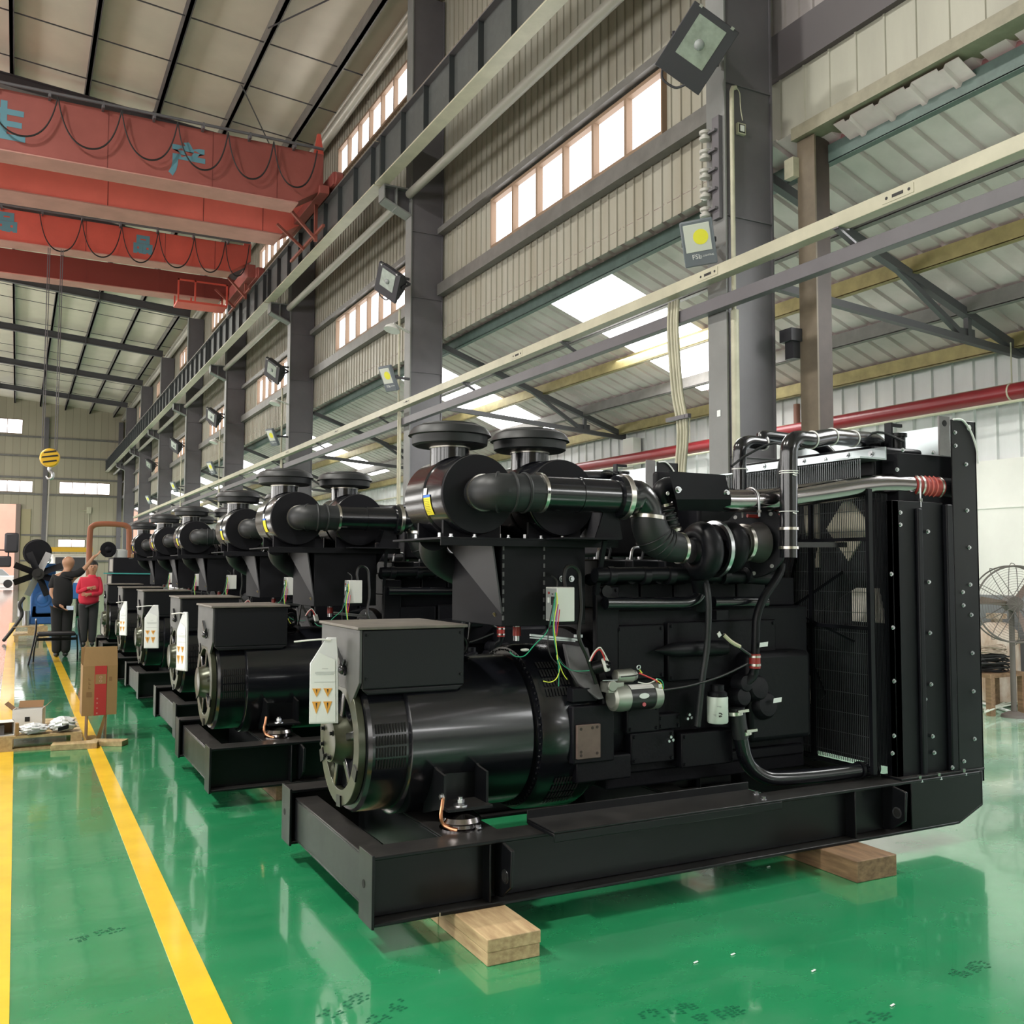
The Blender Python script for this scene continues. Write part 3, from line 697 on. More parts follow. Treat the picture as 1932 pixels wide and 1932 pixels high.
# ---- flywheel housing and engine block
b = MB(); b.lathe((2.60,AX,.80), (1,0,0), [(0,.44),(.05,.44),(.06,.40),(.16,.38),(.20,.33)], 48)
b.box(2.42,2.66,4.03,4.91,.60,.88); b.box(2.46,2.78,4.06,4.88,.50,.62)
fh = b.build('flywheel_housing', KE, G, bevel=.008)
b = MB(); b.box(2.435,2.568,4.012,4.03,.627,.79); pl = b.build('side_plate', BRN, fh, bevel=.003)
for x, z in ((2.455,.772),(2.52,.774),(2.547,.776),(2.455,.662),(2.455,.645),(2.547,.650)): 
    h = MB(); h.lathe((x,4.0105,z), (0,1,0), [(0,.0075),(.003,.0075)], 14); h.build('plate_hole', mat('plate_hole', (.035,.022,.018), .6), pl)
b = MB(); b.poly3([at(1066,1215,Y=4.12),at(1110,1222,Y=4.12),at(1118,1260,Y=4.06),at(1140,1318,Y=4.0),at(1130,1320,Y=4.0),at(1092,1290,Y=4.05),at(1075,1262,Y=4.08)], (0,.03,0)); b.build('housing_bracket', mat('bracket_dusty', (.13,.125,.135), .45, noise=.4, nscale=7), fh, bevel=.004)
b = MB(); b.box(2.42,2.56,4.03,4.09,.90,.965); b.build('cover_block', KE, fh, bevel=.003)
eb_ = MB(); eb_.box(2.72,4.05,4.13,4.81,.62,1.34); eng = eb_.build('engine_block', KE, G, bevel=.012)
for (x0,x1,y0,z0,z1) in ((2.72,3.02,4.10,.98,1.26),(3.04,3.78,4.095,.96,1.27),(2.60,2.74,4.10,1.0,1.46),(2.78,3.05,4.06,.56,.72),(3.08,3.42,4.04,.52,.70),(2.75,2.95,4.05,.72,.86),(2.95,3.10,4.07,.72,.80)):
    b = MB(); b.box(x0,x1,y0,4.14,z0,z1); o = b.build('side_cover', KE, eng, bevel=.008)
    for x in (x0+.02, x1-.02):
        for z in (z0+.02, z1-.02): bolt((x,y0,z), o, (0,-1,0), .008, .006, m=KE)
b = MB()
for z in (1.375,1.435): b.cyl((2.655,4.10,z),(2.655,4.085,z),.03,n=20)
b.build('core_plug', KF, eng)
b = MB(); b.box(2.70,4.05,4.17,4.77,.42,.62); b.box(2.66,4.02,4.14,4.80,.50,.56); b.build('oil_pan', KE, eng, bevel=.01)
for i in range(6):                         # cylinder heads, rocker covers, injector lines
    x0 = 2.72+.218*i; b = MB(); b.box(x0+.006,x0+.212,4.20,4.76,1.34,1.50); h = b.build('cylinder_head', KE, eng, bevel=.008)
    b = MB(); b.box(x0+.02,x0+.20,4.30,4.66,1.50,1.60); b.build('rocker_cover', KS, h, bevel=.01)
    bolt((x0+.10,4.35,1.60), h, (0,0,1), .010, .012); bolt((x0+.16,4.55,1.60), h, (0,0,1), .010, .012)
    b = MB(); b.tube([(x0+.05,4.36,1.60),(x0+.06,4.35,1.66),(x0+.13,4.36,1.66),(x0+.15,4.40,1.60)], .008, 6); b.build('fuel_line', BOLT, h)
# exhaust manifold, oil cooler pipe, torpedo-shaped cooler
b = MB(); b.tube([at(1122,1085,Y=4.04),at(1165,1084,Y=4.04),at(1240,1083,Y=4.04),at(1310,1085,Y=4.05),at(1395,1088,Y=4.06),at(1460,1092,Y=4.06)], .037, 18, 3)
mf = b.build('exhaust_manifold', KS, eng)
for px in (1150, 1215, 1262, 1365, 1410): b = MB(); p = at(px,1086,Y=4.04); b.lathe(p-V((.02,0,0)), (1,0,0), [(0,.037),(.004,.046),(.04,.046),(.044,.037)], 22); b.build('manifold_sleeve', KS, mf)
for i in range(6): p = at(1140+52*i,1090,Y=4.06); b = MB(); b.cyl(p, p+V((0,.14,-.01)), .032, n=16); b.build('exhaust_port', KE, mf)
b = MB(); b.tube([at(1142,1138,Y=4.03),at(1180,1138,Y=4.03),at(1270,1138,Y=4.03),at(1300,1136,Y=4.03),at(1318,1125,Y=4.03),at(1324,1100,Y=4.03)], .033, 18, 5); b.build('water_pipe', K, eng)
b = MB(); b.tube([at(1345,1136,Y=4.04),at(1390,1136,Y=4.04),at(1445,1136,Y=4.04)], .030, 16, 3); b.build('water_pipe', K, eng)
b = MB(); a_ = at(1235,1228,Y=4.05); b.lathe(a_, (1,0,.0), [(0,.004),(.05,.02),(.10,.034),(.16,.04),(.42,.042),(.46,.038)], 24); b.build('cooler_housing', KS, eng, ang=50)
b = MB(); b.box(3.30,3.38,4.02,4.10,1.28,1.33); b.build('sensor_block', KE, eng)
# starter motor with solenoid and relay
p = at(1152,1318,Y=3.98)
st = MB(); st.lathe(p, (1,0,0), [(0,.045),(.01,.062),(.05,.068),(.085,.066)], 32); sm = st.build('starter_motor', ALU, G, ang=30)
b = MB(); b.lathe(p+V((.085,0,0)), (1,0,0), [(0,.064),(.145,.064)], 32); b.build('motor_body', mat('motor_black', (.012,.012,.013), .35), sm)
b = MB(); b.lathe(p+V((.232,0,0)), (1,0,0), [(0,.067),(.045,.064),(.055,.05),(.056,.01)], 32); b.build('end_cap', ALU, sm)
b = MB(); b.lathe(p+V((.09,0,0)), (1,0,0), [(0,.0655),(.14,.0655)], 16, .75, 1.35); b.build('motor_label', WHT, sm)
b = MB(); b.lathe(p+V((.155,-.0645,-.0)), (0,-1,0), [(0,.0),(.001,.03)], 24); 
b.v = [(p.x+.155+(v[0]-p.x-.155)*1.0, v[1], p.z+.012+(v[2]-p.z)*.45) for v in b.v]; b.build('oval_badge', WHP, sm)
b = MB(); b.cyl(p+V((.155,-.062,-.03)), p+V((.155,-.0655,-.03)), .010, n=16); b.build('red_badge', mat('badge_red', (.5,.1,.12), .4), sm)
b = MB(); b.lathe(p+V((.03,.01,.105)), (1,0,0), [(0,.02),(.005,.033),(.10,.035),(.105,.03),(.125,.025)], 24); b.lathe(p+V((-.01,-.02,.065)), (0,-1,0), [(0,.028),(.02,.026)], 18); b.box(p.x-.03,p.x+.06,p.y-.03,p.y+.05,p.z+.03,p.z+.08); b.build('solenoid', ALU, sm, bevel=.003)
q = at(1143,1254,Y=3.97); b = MB(); ax = V((.62,-.72,.30)).normalized(); d, x_, y_ = b.frame(ax); b.obox(q, x_*.033, y_*.034, ax*.008); rl = b.build('relay', WHT, sm, bevel=.008)
for i, (u, w) in enumerate(((.012,.012),(-.014,.004),(0,-.014),(.016,-.010))): bolt(q+x_*u+y_*w+ax*.008, rl, tuple(ax), .006, .012, m=KF)
b = MB(); b.cyl(q-ax*.008, q-ax*.06, .032, n=20); b.build('relay_can', KF, rl)
b = MB(); b.bar(at(1137,1284,Y=3.95), at(1165,1283,Y=3.95), .004); b.build('relay_stud', BOLT, rl)
def wire(pts, r, c, parent, name='wire', Y=3.93):
    P = [at(a, bb, Y=Y) if len((a, bb)) == 2 and not isinstance(a, V) else a for a, bb in pts]
    return MB().tube(P, r, 6, 5).build(name, WRE[c], parent)
wire([(1112,1248),(1120,1232),(1130,1222),(1136,1226),(1148,1248)], .0035, 'white', sm, Y=3.95); wire([(1114,1247),(1124,1230),(1132,1226),(1138,1236),(1141,1246)], .0035, 'red', sm, Y=3.95)
wire([(1172,1277),(1195,1275),(1206,1272)], .003, 'black', sm); wire([(1206,1270),(1220,1276),(1236,1283),(1240,1287)], .004, 'red', sm); wire([(1204,1287),(1220,1290),(1232,1286),(1240,1281)], .003, 'white', sm)
wire([(1238,1280),(1248,1284),(1252,1295),(1250,1303)], .0025, 'green', sm); wire([(1238,1283),(1247,1290),(1250,1300)], .0025, 'yellow', sm)
b = MB(); qq = at(1205,1259,Y=3.93); b.torus(qq, (0,1,.2), .010, .003, 16, 6); b.build('ring_lug', BOLT, sm)
wire([(1207,1264),(1211,1270)], .0035, 'yellow', sm)
b = MB(); b.obox(at(1246,1294,Y=3.93), (.010,0,0), (0,.002,0), (0,0,.009)); b.build('wire_tag', WHP, sm)
# oil filter
q = at(1354,1365,Y=3.97)
b = MB(); b.lathe(q, (0,0,1), [(0,.035),(.004,.050),(.012,.0545),(.135,.0545),(.14,.052)], 32); of = b.build('oil_filter', FILT, G, ang=30)
b = MB(); b.lathe(q+V((0,0,.14)), (0,0,1), [(0,.05),(.02,.05),(.03,.035),(.06,.035)], 24); b.build('filter_head', KE, of)
# the mark on the filter: a rounded letter form cut by a slash, and two blocks of small print
def on_filter(u, w):                        # u around the can toward the right, w up
    a = u/.055; f = V((-.63,-.776,0)); s = V((.776,-.63,0)); return q+(f*math.cos(a)+s*math.sin(a))*.0553+V((0,0,w))
b = MB()
for (u0,u1,w0,w1) in ((.006,.014,.058,.063),(.006,.014,.040,.045),(.006,.010,.040,.050)):
    n = 3
    for i in range(n):
        a, c = u0+(u1-u0)*i/n, u0+(u1-u0)*(i+1)/n; b.add([on_filter(a,w0),on_filter(c,w0),on_filter(c,w1),on_filter(a,w1)], [(0,1,2,3)])
N = 12
for i in range(N):
    t0, t1 = -PI/2+PI*i/N, -PI/2+PI*(i+1)/N
    if 4 <= i <= 5: continue
    b.add([on_filter(.014+r*math.cos(t),.0515+r*1.0*math.sin(t)) for r, t in ((.0115,t0),(.0115,t1),(.0065,t1),(.0065,t0))], [(0,1,2,3)])
b.add([on_filter(*c) for c in ((.008,.044),(.012,.044),(.022,.054),(.018,.054))], [(0,1,2,3)])
b.build('filter_mark', INK, of)
b = MB()
for (u, w, l) in ((-.004,.096,.024),(-.002,.0925,.022),(.010,.089,.010),(-.022,.052,.016),(-.020,.0485,.012),(-.014,.045,.008)):
    for i in range(4): a, c = u+l*i/4, u+l*(i+.8)/4; b.add([on_filter(a,w),on_filter(c,w),on_filter(c,w+.0017),on_filter(a,w+.0017)], [(0,1,2,3)])
b.build('small_print', GRYI, of)
# coolant hoses
b = MB(); b.tube([at(1390,1335,Y=3.98),at(1393,1360,Y=3.98),at(1398,1392,Y=3.98)], .042, 20, 3); hz = b.build('rubber_hose', RUB, G)
for px, py, t in ((1386,1345,-.1),(1402,1382,-.12)): b = MB(); b.ring(at(px,py,Y=3.98)-V((0,0,.008)), (t,0,1), .040, .047, .018, 28); b.bar(at(px+6,py-2,Y=3.93), at(px+26,py-5,Y=3.92), .014, .014); b.build('hose_clamp', STEEL, hz)
b = MB(); b.tube([at(1398,1392,Y=3.98),at(1405,1425,Y=3.98),at(1418,1448,Y=3.98),at(1445,1466,Y=3.96),at(1480,1468,Y=3.94),at(1550,1462,Y=3.92),at(1640,1450,Y=3.90),at(1650,1449,Y=3.90)], .040, 22, 6); lh = b.build('lower_coolant_pipe', K, G)
for px, py in ((1622,1452),(1648,1449)): b = MB(); b.ring(at(px,py,Y=3.90)-V((.008,0,0)), (1,0,-.02), .0395, .046, .016, 26); b.build('hose_clamp', KF, lh)
# pump and gear case between filter and fan
b = MB(); b.box(3.50,3.95,4.00,4.20,.62,1.10); gc = b.build('gear_case', KE, G, bevel=.03)
for px, py, r in ((1425,1298,.07),(1400,1290,.05),(1440,1330,.075),(1395,1315,.055)):
    c = at(px,py,Y=4.0); b = MB(); b.lathe(c, (0,-1,.15), [(-.03,r*1.1),(.02,r),(.04,r*.8),(.045,r*.3)], 24); b.build('pump_body', KE, gc)
for px, py in ((1467,1321),(1441,1216)): b = MB(); b.obox(at(px,py,Y=3.92), (.028,0,.002), (0,.001,0), (.002,0,.012)); b.build('paper_tag', WHP, gc)
b = MB(); b.tube([at(1474,1063,Y=3.94),at(1472,1078,Y=3.94),at(1460,1100,Y=3.94),at(1440,1130,Y=3.95),at(1428,1165,Y=3.96),at(1426,1200,Y=3.96),at(1425,1236,Y=3.96)], .023, 16, 6); vp = b.build('vent_tube', KS, G)
q = at(1424,1247,Y=3.96); b = MB(); b.cyl(q-V((0,0,.038)), q+V((0,0,.038)), .030, n=24); rc = b.build('red_coupling', RED, vp)
for dz in (-.026,.018): b = MB(); b.ring(q+V((0,0,dz)), (0,0,1), .029, .033, .012, 26); b.build('hose_clamp', STEEL, rc)
b = MB(); b.tube([q-V((0,0,.038)),at(1420,1275,Y=3.97),at(1405,1290,Y=3.98),at(1400,1300,Y=3.99)], .026, 14, 4); b.build('pump_elbow', KS, vp)
b = MB(); b.tube([at(1415,1236,Y=3.94),at(1395,1222,Y=3.93),at(1372,1205,Y=3.93),at(1362,1196,Y=3.93)], .009, 8, 5); lo = b.build('sensor_loom', WRE['black'], G)
b = MB(); b.tube([at(1396,1220,Y=3.925),at(1380,1211,Y=3.925),at(1366,1198,Y=3.925)], .0105, 8, 5); b.build('loom_sleeve', mat('cream_sleeve', (.55,.52,.36), .5), lo)
b = MB(); b.obox(at(1357,1197,Y=3.92), (.008,0,.006), (0,.003,0), (-.006,0,.010)); b.build('connector', WHT, lo)
b = MB(); b.tube([at(1410,1252,Y=3.93),at(1360,1276,Y=3.92),at(1300,1294,Y=3.92),at(1252,1302,Y=3.93)], .006, 8, 5); b.build('battery_cable', WRE['black'], G)
b = MB(); b.tube([at(1328,1088,Y=4.0),at(1334,1110,Y=3.96),at(1337,1150,Y=3.95),at(1334,1220,Y=3.96),at(1324,1290,Y=3.97),at(1316,1370,Y=3.99)], .017, 12, 5); b.build('oil_drain_hose', RUB, G)
for px, py in ((1297,1352),(1262,1394)):
    q = at(px,py,Y=4.02); o = None
    for dx, dz in ((0,.012),(-.012,-.008),(.013,-.004)):
        b = MB(); b.cyl(q+V((dx,0,dz)), q+V((dx,-.02,dz)), .008, n=6); b.build('fitting', BOLT, eng)
# ---- engine front: fan and turbocharger
b = MB(); b.cyl((4.05,YCN,1.25),(4.28,YCN,1.25),.10,n=24); fan = b.build('cooling_fan', KS, G)
for i in range(8):
    a = 2*PI*i/8+.3; c, s = math.cos(a), math.sin(a); b = MB()
    b.obox((4.26,YCN+.30*c,1.25+.30*s), (0,.22*c,.22*s), V((.025,-.055*s,.055*c)), V((.003,0,0))); b.build('fan_blade', KS, fan)
tq = at(1322,1040,Y=3.98)
b = MB(); b.torus(tq, (1,0,0), .098, .058, 40, 14); b.lathe(tq+V((-.07,0,0)), (1,0,0), [(0,.062),(.03,.075),(.05,.11),(.12,.11)], 40); tur = b.build('turbocharger', KS, G)
t2 = at(1374,1032,Y=3.98)
b = MB(); b.torus(t2, (1,0,0), .085, .055, 40, 14); b.lathe(t2+V((-.08,0,0)), (1,0,0), [(0,.12),(.05,.12),(.12,.09),(.13,.08)], 36); b.build('turbine_housing', KE, tur)
b = MB(); b.ring(at(1348,1036,Y=3.98)-V((.01,0,0)), (1,0,0), .13, .150, .022, 40); b.build('band_clamp', BOLT, tur) 
c0 = at(1396,1024,Y=3.98); b = MB(); b.lathe(c0, (1,0,.02), [(0,.088),(.03,.088),(.08,.10),(.13,.112)], 40); b.build('exhaust_cone', mat('cone_iron', (.05,.045,.045), .55, noise=.3), tur, ang=40)
b = MB(); b.ring(c0+V((.012,0,0)), (1,0,.02), .088, .102, .022, 40); b.build('v_band_clamp', STEEL, tur)
c1 = c0+V((.12,.03,.01)); NF = V((.90,.40,-.12)).normalized(); b = MB(); b.lathe(c1, NF, [(0,.195),(.012,.198),(.014,.19)], 56); fg = b.build('exhaust_flange', KS, tur)
for i in range(10): a = 2*PI*i/10+.2; b = MB(); b.lathe(c1-NF*.002+(V((0,1,0))-NF*NF.y).normalized()*(.175*math.cos(a))+NF.cross(V((0,1,0))).normalized()*(.175*math.sin(a)), NF, [(0,.011),(.003,.011)], 14); b.build('flange_hole', GRY, fg)
b = MB(); b.tube([tq+V((.0,.02,-.13)),tq+V((.05,.06,-.22)),tq+V((.06,.10,-.3))], .045, 16, 4); b.build('turbo_pedestal', KE, tur)
# charge-air pipe with red bellows
b = MB(); b.tube([at(1268,990,Y=4.0),at(1258,968,Y=4.0)], .036, 20, 1); bel = b.build('bellows_hose', RUB, G)
for px, py in ((1267,992),(1264,981),(1261,972),(1258,962)): b = MB(); b.torus(at(px,py,Y=4.0), (-.25,0,1), .036, .008, 26, 8); b.build('hose_rib', RUB, bel)
for px, py in ((1272,1002),(1255,955)): b = MB(); b.ring(at(px,py,Y=4.0), (-.25,0,1), .036, .042, .014, 26); b.build('hose_clamp', STEEL, bel)
b = MB(); b.tube([at(1254,952,Y=4.0),at(1247,936,Y=4.0),at(1250,925,Y=4.0),at(1264,920,Y=4.0),at(1290,926,Y=3.99),at(1330,936,Y=3.97)], .055, 22, 6, rs=[.036,.045,.052,.056,.056,.056]); ce = b.build('charge_air_elbow', KS, G)
b = MB(); q = at(1259,931,Y=3.94); b.ring(q, (.2,-1,0), .004, .010, .006, 16); b.build('elbow_boss', WHT, ce)
b = MB(); b.tube([at(1300,940,Y=3.97),at(1380,945,Y=3.95),at(1450,943,Y=3.93),at(1500,936,Y=3.92),at(1570,926,Y=3.91),at(1640,916,Y=3.89),at(1680,914,Y=3.88),at(1722,916,Y=3.87)], .061, 32, 8); cp_ = b.build('charge_air_pipe', CHR, G)
b = MB(); p, q = at(1716,916,Y=3.87), at(1768,920,Y=3.86); b.cyl(p, q, .066, n=32); rh = b.build('red_hose', RED, G)
for t in (.38,.54,.70): b = MB(); b.torus(p.lerp(q,t), q-p, .0665, .005, 34, 8); b.build('hose_ring', mat('red_ring', (.55,.13,.11), .35), rh)
for t in (.02,.20,.88): b = MB(); b.ring(p.lerp(q,t), q-p, .065, .071, .014, 36); b.bar(p.lerp(q,t)+V((0,0,.07)), p.lerp(q,t)+V((.06,0,.073)), .014); b.build('hose_clamp', STEEL, rh)
b = MB(); b.tube([q, at(1790,922,Y=3.86), at(1803,925,Y=3.87), at(1806,928,Y=3.95)], .066, 24, 4); b.build('cooler_inlet', KM, G)
def ubolt(px, py, Y, r, parent, drop):
    c = at(px,py,Y=Y); b = MB(); b.torus(c, (1,0,0), r, .0055, 24, 8, PI*.5+PI, PI*2.5) if False else b.tube([c+V((0,-r*math.cos(a),r*math.sin(a))) for a in [PI*k/12 for k in range(13)]], .0055, 8, 1)
    b.cyl(c+V((0,-r,0)), c+V((0,-r,-drop)), .0055, n=8); b.cyl(c+V((0,r,0)), c+V((0,r,-drop)), .0055, n=8); b.cyl(c+V((0,-r,-drop*.75)), c+V((0,-r,-drop*.62)), .012, n=6)
    b.build('pipe_clamp', BOLT, parent)
ubolt(1718,916,3.87,.067,cp_,.13); ubolt(1416,944,3.94,.066,cp_,.09)
# heat shield plate
b = MB(); b.poly3([at(1262,889,Y=3.90),at(1368,896,Y=3.89),at(1380,942,Y=3.87),at(1276,942,Y=3.88)], (.002,.006,0)); b.poly3([at(1276,942,Y=3.88),at(1380,942,Y=3.87),at(1377,965,Y=3.93),at(1280,963,Y=3.93)], (0,.004,.004)); hs = b.build('heat_shield', KM, G)
for px, py in ((1279,924),(1370,930)): bolt(at(px,py,Y=3.878), hs, (0,-1,0), .012, .014)
# ---- air cleaners on their stand
b = MB(); b.box(1.74,2.72,4.08,4.72,1.685,1.695); b.box(1.74,2.72,4.08,4.088,1.655,1.685)
asd = b.build('cleaner_stand', KM, G, bevel=.001)
b = MB(); b.box(2.08,2.55,4.125,4.72,1.27,1.69); b.build('stand_box', KM, asd, bevel=.004)
b = MB(); b.poly3([(2.02,4.122,1.69),(2.02,4.70,1.69),(2.075,4.122,1.33)], (.008,0,0)); b.build('side_gusset', mat('gusset_sheen', (.028,.028,.033), .55), asd)  # paler black than the stand: light on this face painted in
b = MB(); b.prism([(2.55,1.69),(2.72,1.69),(2.55,1.42)], 'y', 4.40, 4.41); b.build('rear_gusset', KM, asd)
for x in (2.085, 2.31):
    for k in range(9): b = MB(); b.box(x-.004,x+.004,4.119,4.125,1.30+.042*k,1.30+.042*k+.022); b.build('weld_stitch', mat('weld_dull', (.085,.085,.09), .45), asd)
for x in (1.80,1.92,2.10,2.28,2.40,2.6): bolt((x,4.10,1.695), asd, (0,0,1), .008, .012)
def cleaner(cx, first):
    z = 1.902; b = MB(); b.lathe((cx,4.115,z), (0,1,0), [(0,.186),(.004,.191),(.015,.193),(.20,.196),(.205,.203),(.225,.203),(.23,.197),(.46,.195),(.50,.165),(.51,.10),(.512,.0)], 64); c = b.build('air_cleaner', K, G, ang=30)
    b = MB(); b.lathe((cx,4.102,z), (0,1,0), [(0,.0),(.001,.187),(.012,.19)], 64); b.build('end_disc', KM, c)
    b = MB(); cx -= .015; b.cyl((cx,4.42,z+.15),(cx,4.42,2.155),.100,n=40); nk = b.build('inlet_neck', K, c)
    b = MB(); b.lathe((cx,4.42,2.150), (0,0,1), [(0,.102),(.002,.104),(.016,.104),(.018,.102)], 44); b.build('neck_clamp', STEEL, nk)
    b = MB(); b.lathe((cx,4.42,2.158), (0,0,1), [(0,.10),(.004,.176),(.012,.190),(.052,.193),(.056,.200),(.056,.210),(.072,.204),(.095,.187),(.106,.166),(.108,.150),(.116,.144),(.122,.11),(.128,.0)], 72); cap = b.build('rain_cap', RUB, nk, ang=25)
    cx += .015
    for yy in (4.18, 4.49):
        b = MB(); b.lathe((cx,yy,z), (0,1,0), [(0,.205),(.03,.205)], 40, PI*.98, PI*2.02) if False else b.box(cx-.15,cx+.15,yy,yy+.02,1.695,1.78); b.build('saddle', KM, c)
    for yy in (4.20,4.50): 
        for s in (-1,1): bolt((cx+s*.16,yy,1.695), c, (0,0,1), .009, .02)
    return c
c1_ = cleaner(1.945, True); c2_ = cleaner(2.405, False)
def on_cleaner(cx, y, a, r=.1985): return V((cx-r*math.cos(a), y, 1.902+r*math.sin(a)))
b = MB()
for i in range(6): b.add([on_cleaner(1.945,4.235,-.06-.075*i), on_cleaner(1.945,4.34,-.06-.075*i), on_cleaner(1.945,4.34,-.06-.075*(i+1)), on_cleaner(1.945,4.235,-.06-.075*(i+1))], [(0,1,2,3)])
lb = b.build('warning_label', YEL, c1_)
b = MB(); b.add([on_cleaner(1.945,4.235,-.0,.199), on_cleaner(1.945,4.34,-.0,.199), on_cleaner(1.945,4.34,-.065,.199), on_cleaner(1.945,4.235,-.065,.199)], [(0,1,2,3)]); b.build('label_header', BLU, lb)
b = MB(); b.add([on_cleaner(1.945,4.275,.17,.199), on_cleaner(1.945,4.335,.17,.199), on_cleaner(1.945,4.335,.005,.1992), on_cleaner(1.945,4.275,.005,.1992)], [(0,1,2,3)]); b.build('white_label', WHP, c1_)
b = MB()
for i in range(9): a = -.11-.042*i; b.add([on_cleaner(1.945,4.25,a,.1996), on_cleaner(1.945,4.325-(i%3)*.012,a,.1996), on_cleaner(1.945,4.325-(i%3)*.012,a-.012,.1996), on_cleaner(1.945,4.25,a-.012,.1996)], [(0,1,2,3)])
b.build('label_print', mat('label_print_olive', (.35,.30,.02), .6), lb)
# intake hose, pipe, coupling, elbows
YP = 3.955
b = MB(); b.tube([(1.945,4.10,1.905),(1.945,4.03,1.905),(1.965,3.975,1.905),(2.03,YP,1.903),(2.12,YP,1.904),(2.20,YP,1.905)], .088, 32, 6, rs=[.080,.084,.088,.090,.088,.087]); ih = b.build('intake_hose', RUB, G)
for x in (1.985,2.045,2.105): b = MB(); b.torus((x,YP+(.022 if x < 2 else 0),1.904), (1,-.7 if x < 2 else (-.15 if x < 2.07 else 0),0), .0915, .007, 40, 8); b.build('hose_rib', RUB, ih)
b = MB(); b.bar((1.985,YP-.078,1.905), (2.20,YP-.088,1.905), .014); b.build('hose_rib', RUB, ih)
for x in (2.185,): b = MB(); b.ring((x,YP,1.905), (1,0,0), .088, .0945, .016, 40); b.bar((x+.008,YP-.02,1.995),(x+.008,YP+.03,2.002),.012); b.build('hose_clamp', STEEL, ih)
b = MB(); b.ring((1.945,4.045,1.905), (0,1,0), .083, .089, .014, 40); b.build('hose_clamp', STEEL, ih)
b = MB(); b.cyl((2.19,YP,1.905),(2.655,YP,1.905),.083,n=40); ip = b.build('intake_pipe', K, G)
for x in (2.40,): b = MB(); b.ring((x,YP,1.905), (1,0,0), .083, .0865, .016, 40); b.build('pipe_band', K, ip)
b = MB(); b.box(2.385,2.425,YP-.0855,YP-.08,1.93,1.955); b.build('pipe_tag', WHT, ip) if False else None
b = MB(); b.lathe((2.615,YP,1.905), (1,0,0), [(0,.083),(.004,.104),(.03,.108)], 44); b.build('pipe_flange', K, ip)
b = MB(); b.lathe((2.645,YP,1.905), (1,0,0), [(0,.108),(.002,.113),(.026,.113),(.028,.108)], 44); b.build('coupling_band', STEEL, ip)
b = MB(); b.tube([(2.66,YP,1.905),(2.70,YP,1.902),at(1203,938,Y=YP),at(1219,960,Y=YP),at(1222,975,Y=YP)], .080, 30, 6, rs=[.092,.088,.083,.08,.08]); b.build('steel_elbow', K, ip)
e0 = [at(1222,972,Y=YP),at(1225,992,Y=YP),at(1236,1015,Y=YP),at(1256,1028,Y=YP),at(1284,1034,Y=3.965)]
b = MB(); b.tube(e0, .085, 32, 6, rs=[.084,.090,.092,.084,.074]); re_ = b.build('rubber_elbow', RUB, G)
for i, (px, py, d, r) in enumerate(((1233,1012,(.5,0,-.85),.093),(1240,1018,(.65,0,-.7),.091),(1247,1023,(.78,0,-.6),.088),(1255,1027,(.9,0,-.4),.084))): b = MB(); b.torus(at(px,py,Y=YP), d, r, .005, 34, 6); b.build('hose_rib', RUB, re_)
b = MB(); b.ring(at(1222,972,Y=YP)-V((0,0,.02)), (.1,0,1), .083, .090, .018, 40); b.build('hose_clamp', STEEL, re_)
b = MB(); b.ring(at(1282,1034,Y=3.965)-V((.008,0,0)), (1,0,0), .074, .082, .018, 40); b.build('hose_clamp', STEEL, re_)
# pipe saddle brackets below the intake pipe
b = MB(); b.prism([(2.50,1.695),(2.66,1.695),(2.63,1.83),(2.55,1.83)], 'y', YP-.004, YP+.004); b.box(2.30,2.62,YP-.05,YP+.13,1.69,1.698); b.build('pipe_bracket', KM, asd)
b = MB(); b.bar((2.58,3.99,1.69),(2.60,4.10,1.42),.02); b.build('pipe_stay', KM, asd)
# ---- relay box with wiring
b = MB(); b.box(2.288,2.385,3.955,4.066,1.297,1.46); cb = b.build('control_box', WHT, G, bevel=.003)
b = MB(); b.box(2.2865,2.288,3.96,4.061,1.303,1.454); b.build('box_face', GRYB, cb)
b = MB(); b.box(2.283,2.2865,3.975,4.005,1.375,1.415); b.box(2.283,2.2865,3.99,4.0,1.425,1.43); b.build('terminal_block', INK, cb)
b = MB(); b.box(2.282,2.2865,4.02,4.038,1.385,1.41); b.build('switch', WHP, cb)
b = MB(); b.cyl((2.282,4.028,1.432),(2.2865,4.028,1.432),.006,n=12); b.build('red_button', RED, cb)
def w3(pts, r, c, n='wire'): return MB().tube(pts, r, 6, 6).build(n, WRE[c], cb)
def wp(l, Y): return [at(a, c, Y=Y) for a, c in l]
w3(wp([(1050,1118),(1051,1140),(1045,1175),(1049,1215),(1052,1245)],3.94), .0028, 'yellow'); w3(wp([(1048,1118),(1046,1150),(1044,1190),(1050,1230),(1053,1248),(1057,1262)],3.94), .0024, 'green')
w3(wp([(1046,1130),(1040,1170),(1030,1195),(1010,1215),(990,1237),(972,1238),(962,1230)],3.97), .0024, 'green'); w3(wp([(1044,1135),(1036,1180),(1034,1215),(1040,1240),(1055,1256)],3.95), .0026, 'black')
w3(wp([(1053,1140),(1050,1165),(1048,1195)],3.94), .0026, 'purple'); w3(wp([(1056,1150),(1053,1175),(1050,1200)],3.94), .0022, 'red')
w3(wp([(1053,1246),(1056,1262),(1050,1280),(1038,1287),(1025,1285)],3.95), .0022, 'yellow'); w3(wp([(1052,1240),(1062,1255),(1080,1265),(1100,1266),(1112,1265)],3.95), .0022, 'green'); w3(wp([(1052,1236),(1066,1256),(1088,1268),(1108,1272)],3.95), .0022, 'black')
w3(wp([(1054,1248),(1062,1270),(1070,1282)],3.95), .002, 'yellow'); w3(wp([(1050,1236),(1054,1262),(1054,1295)],3.95), .002, 'green')
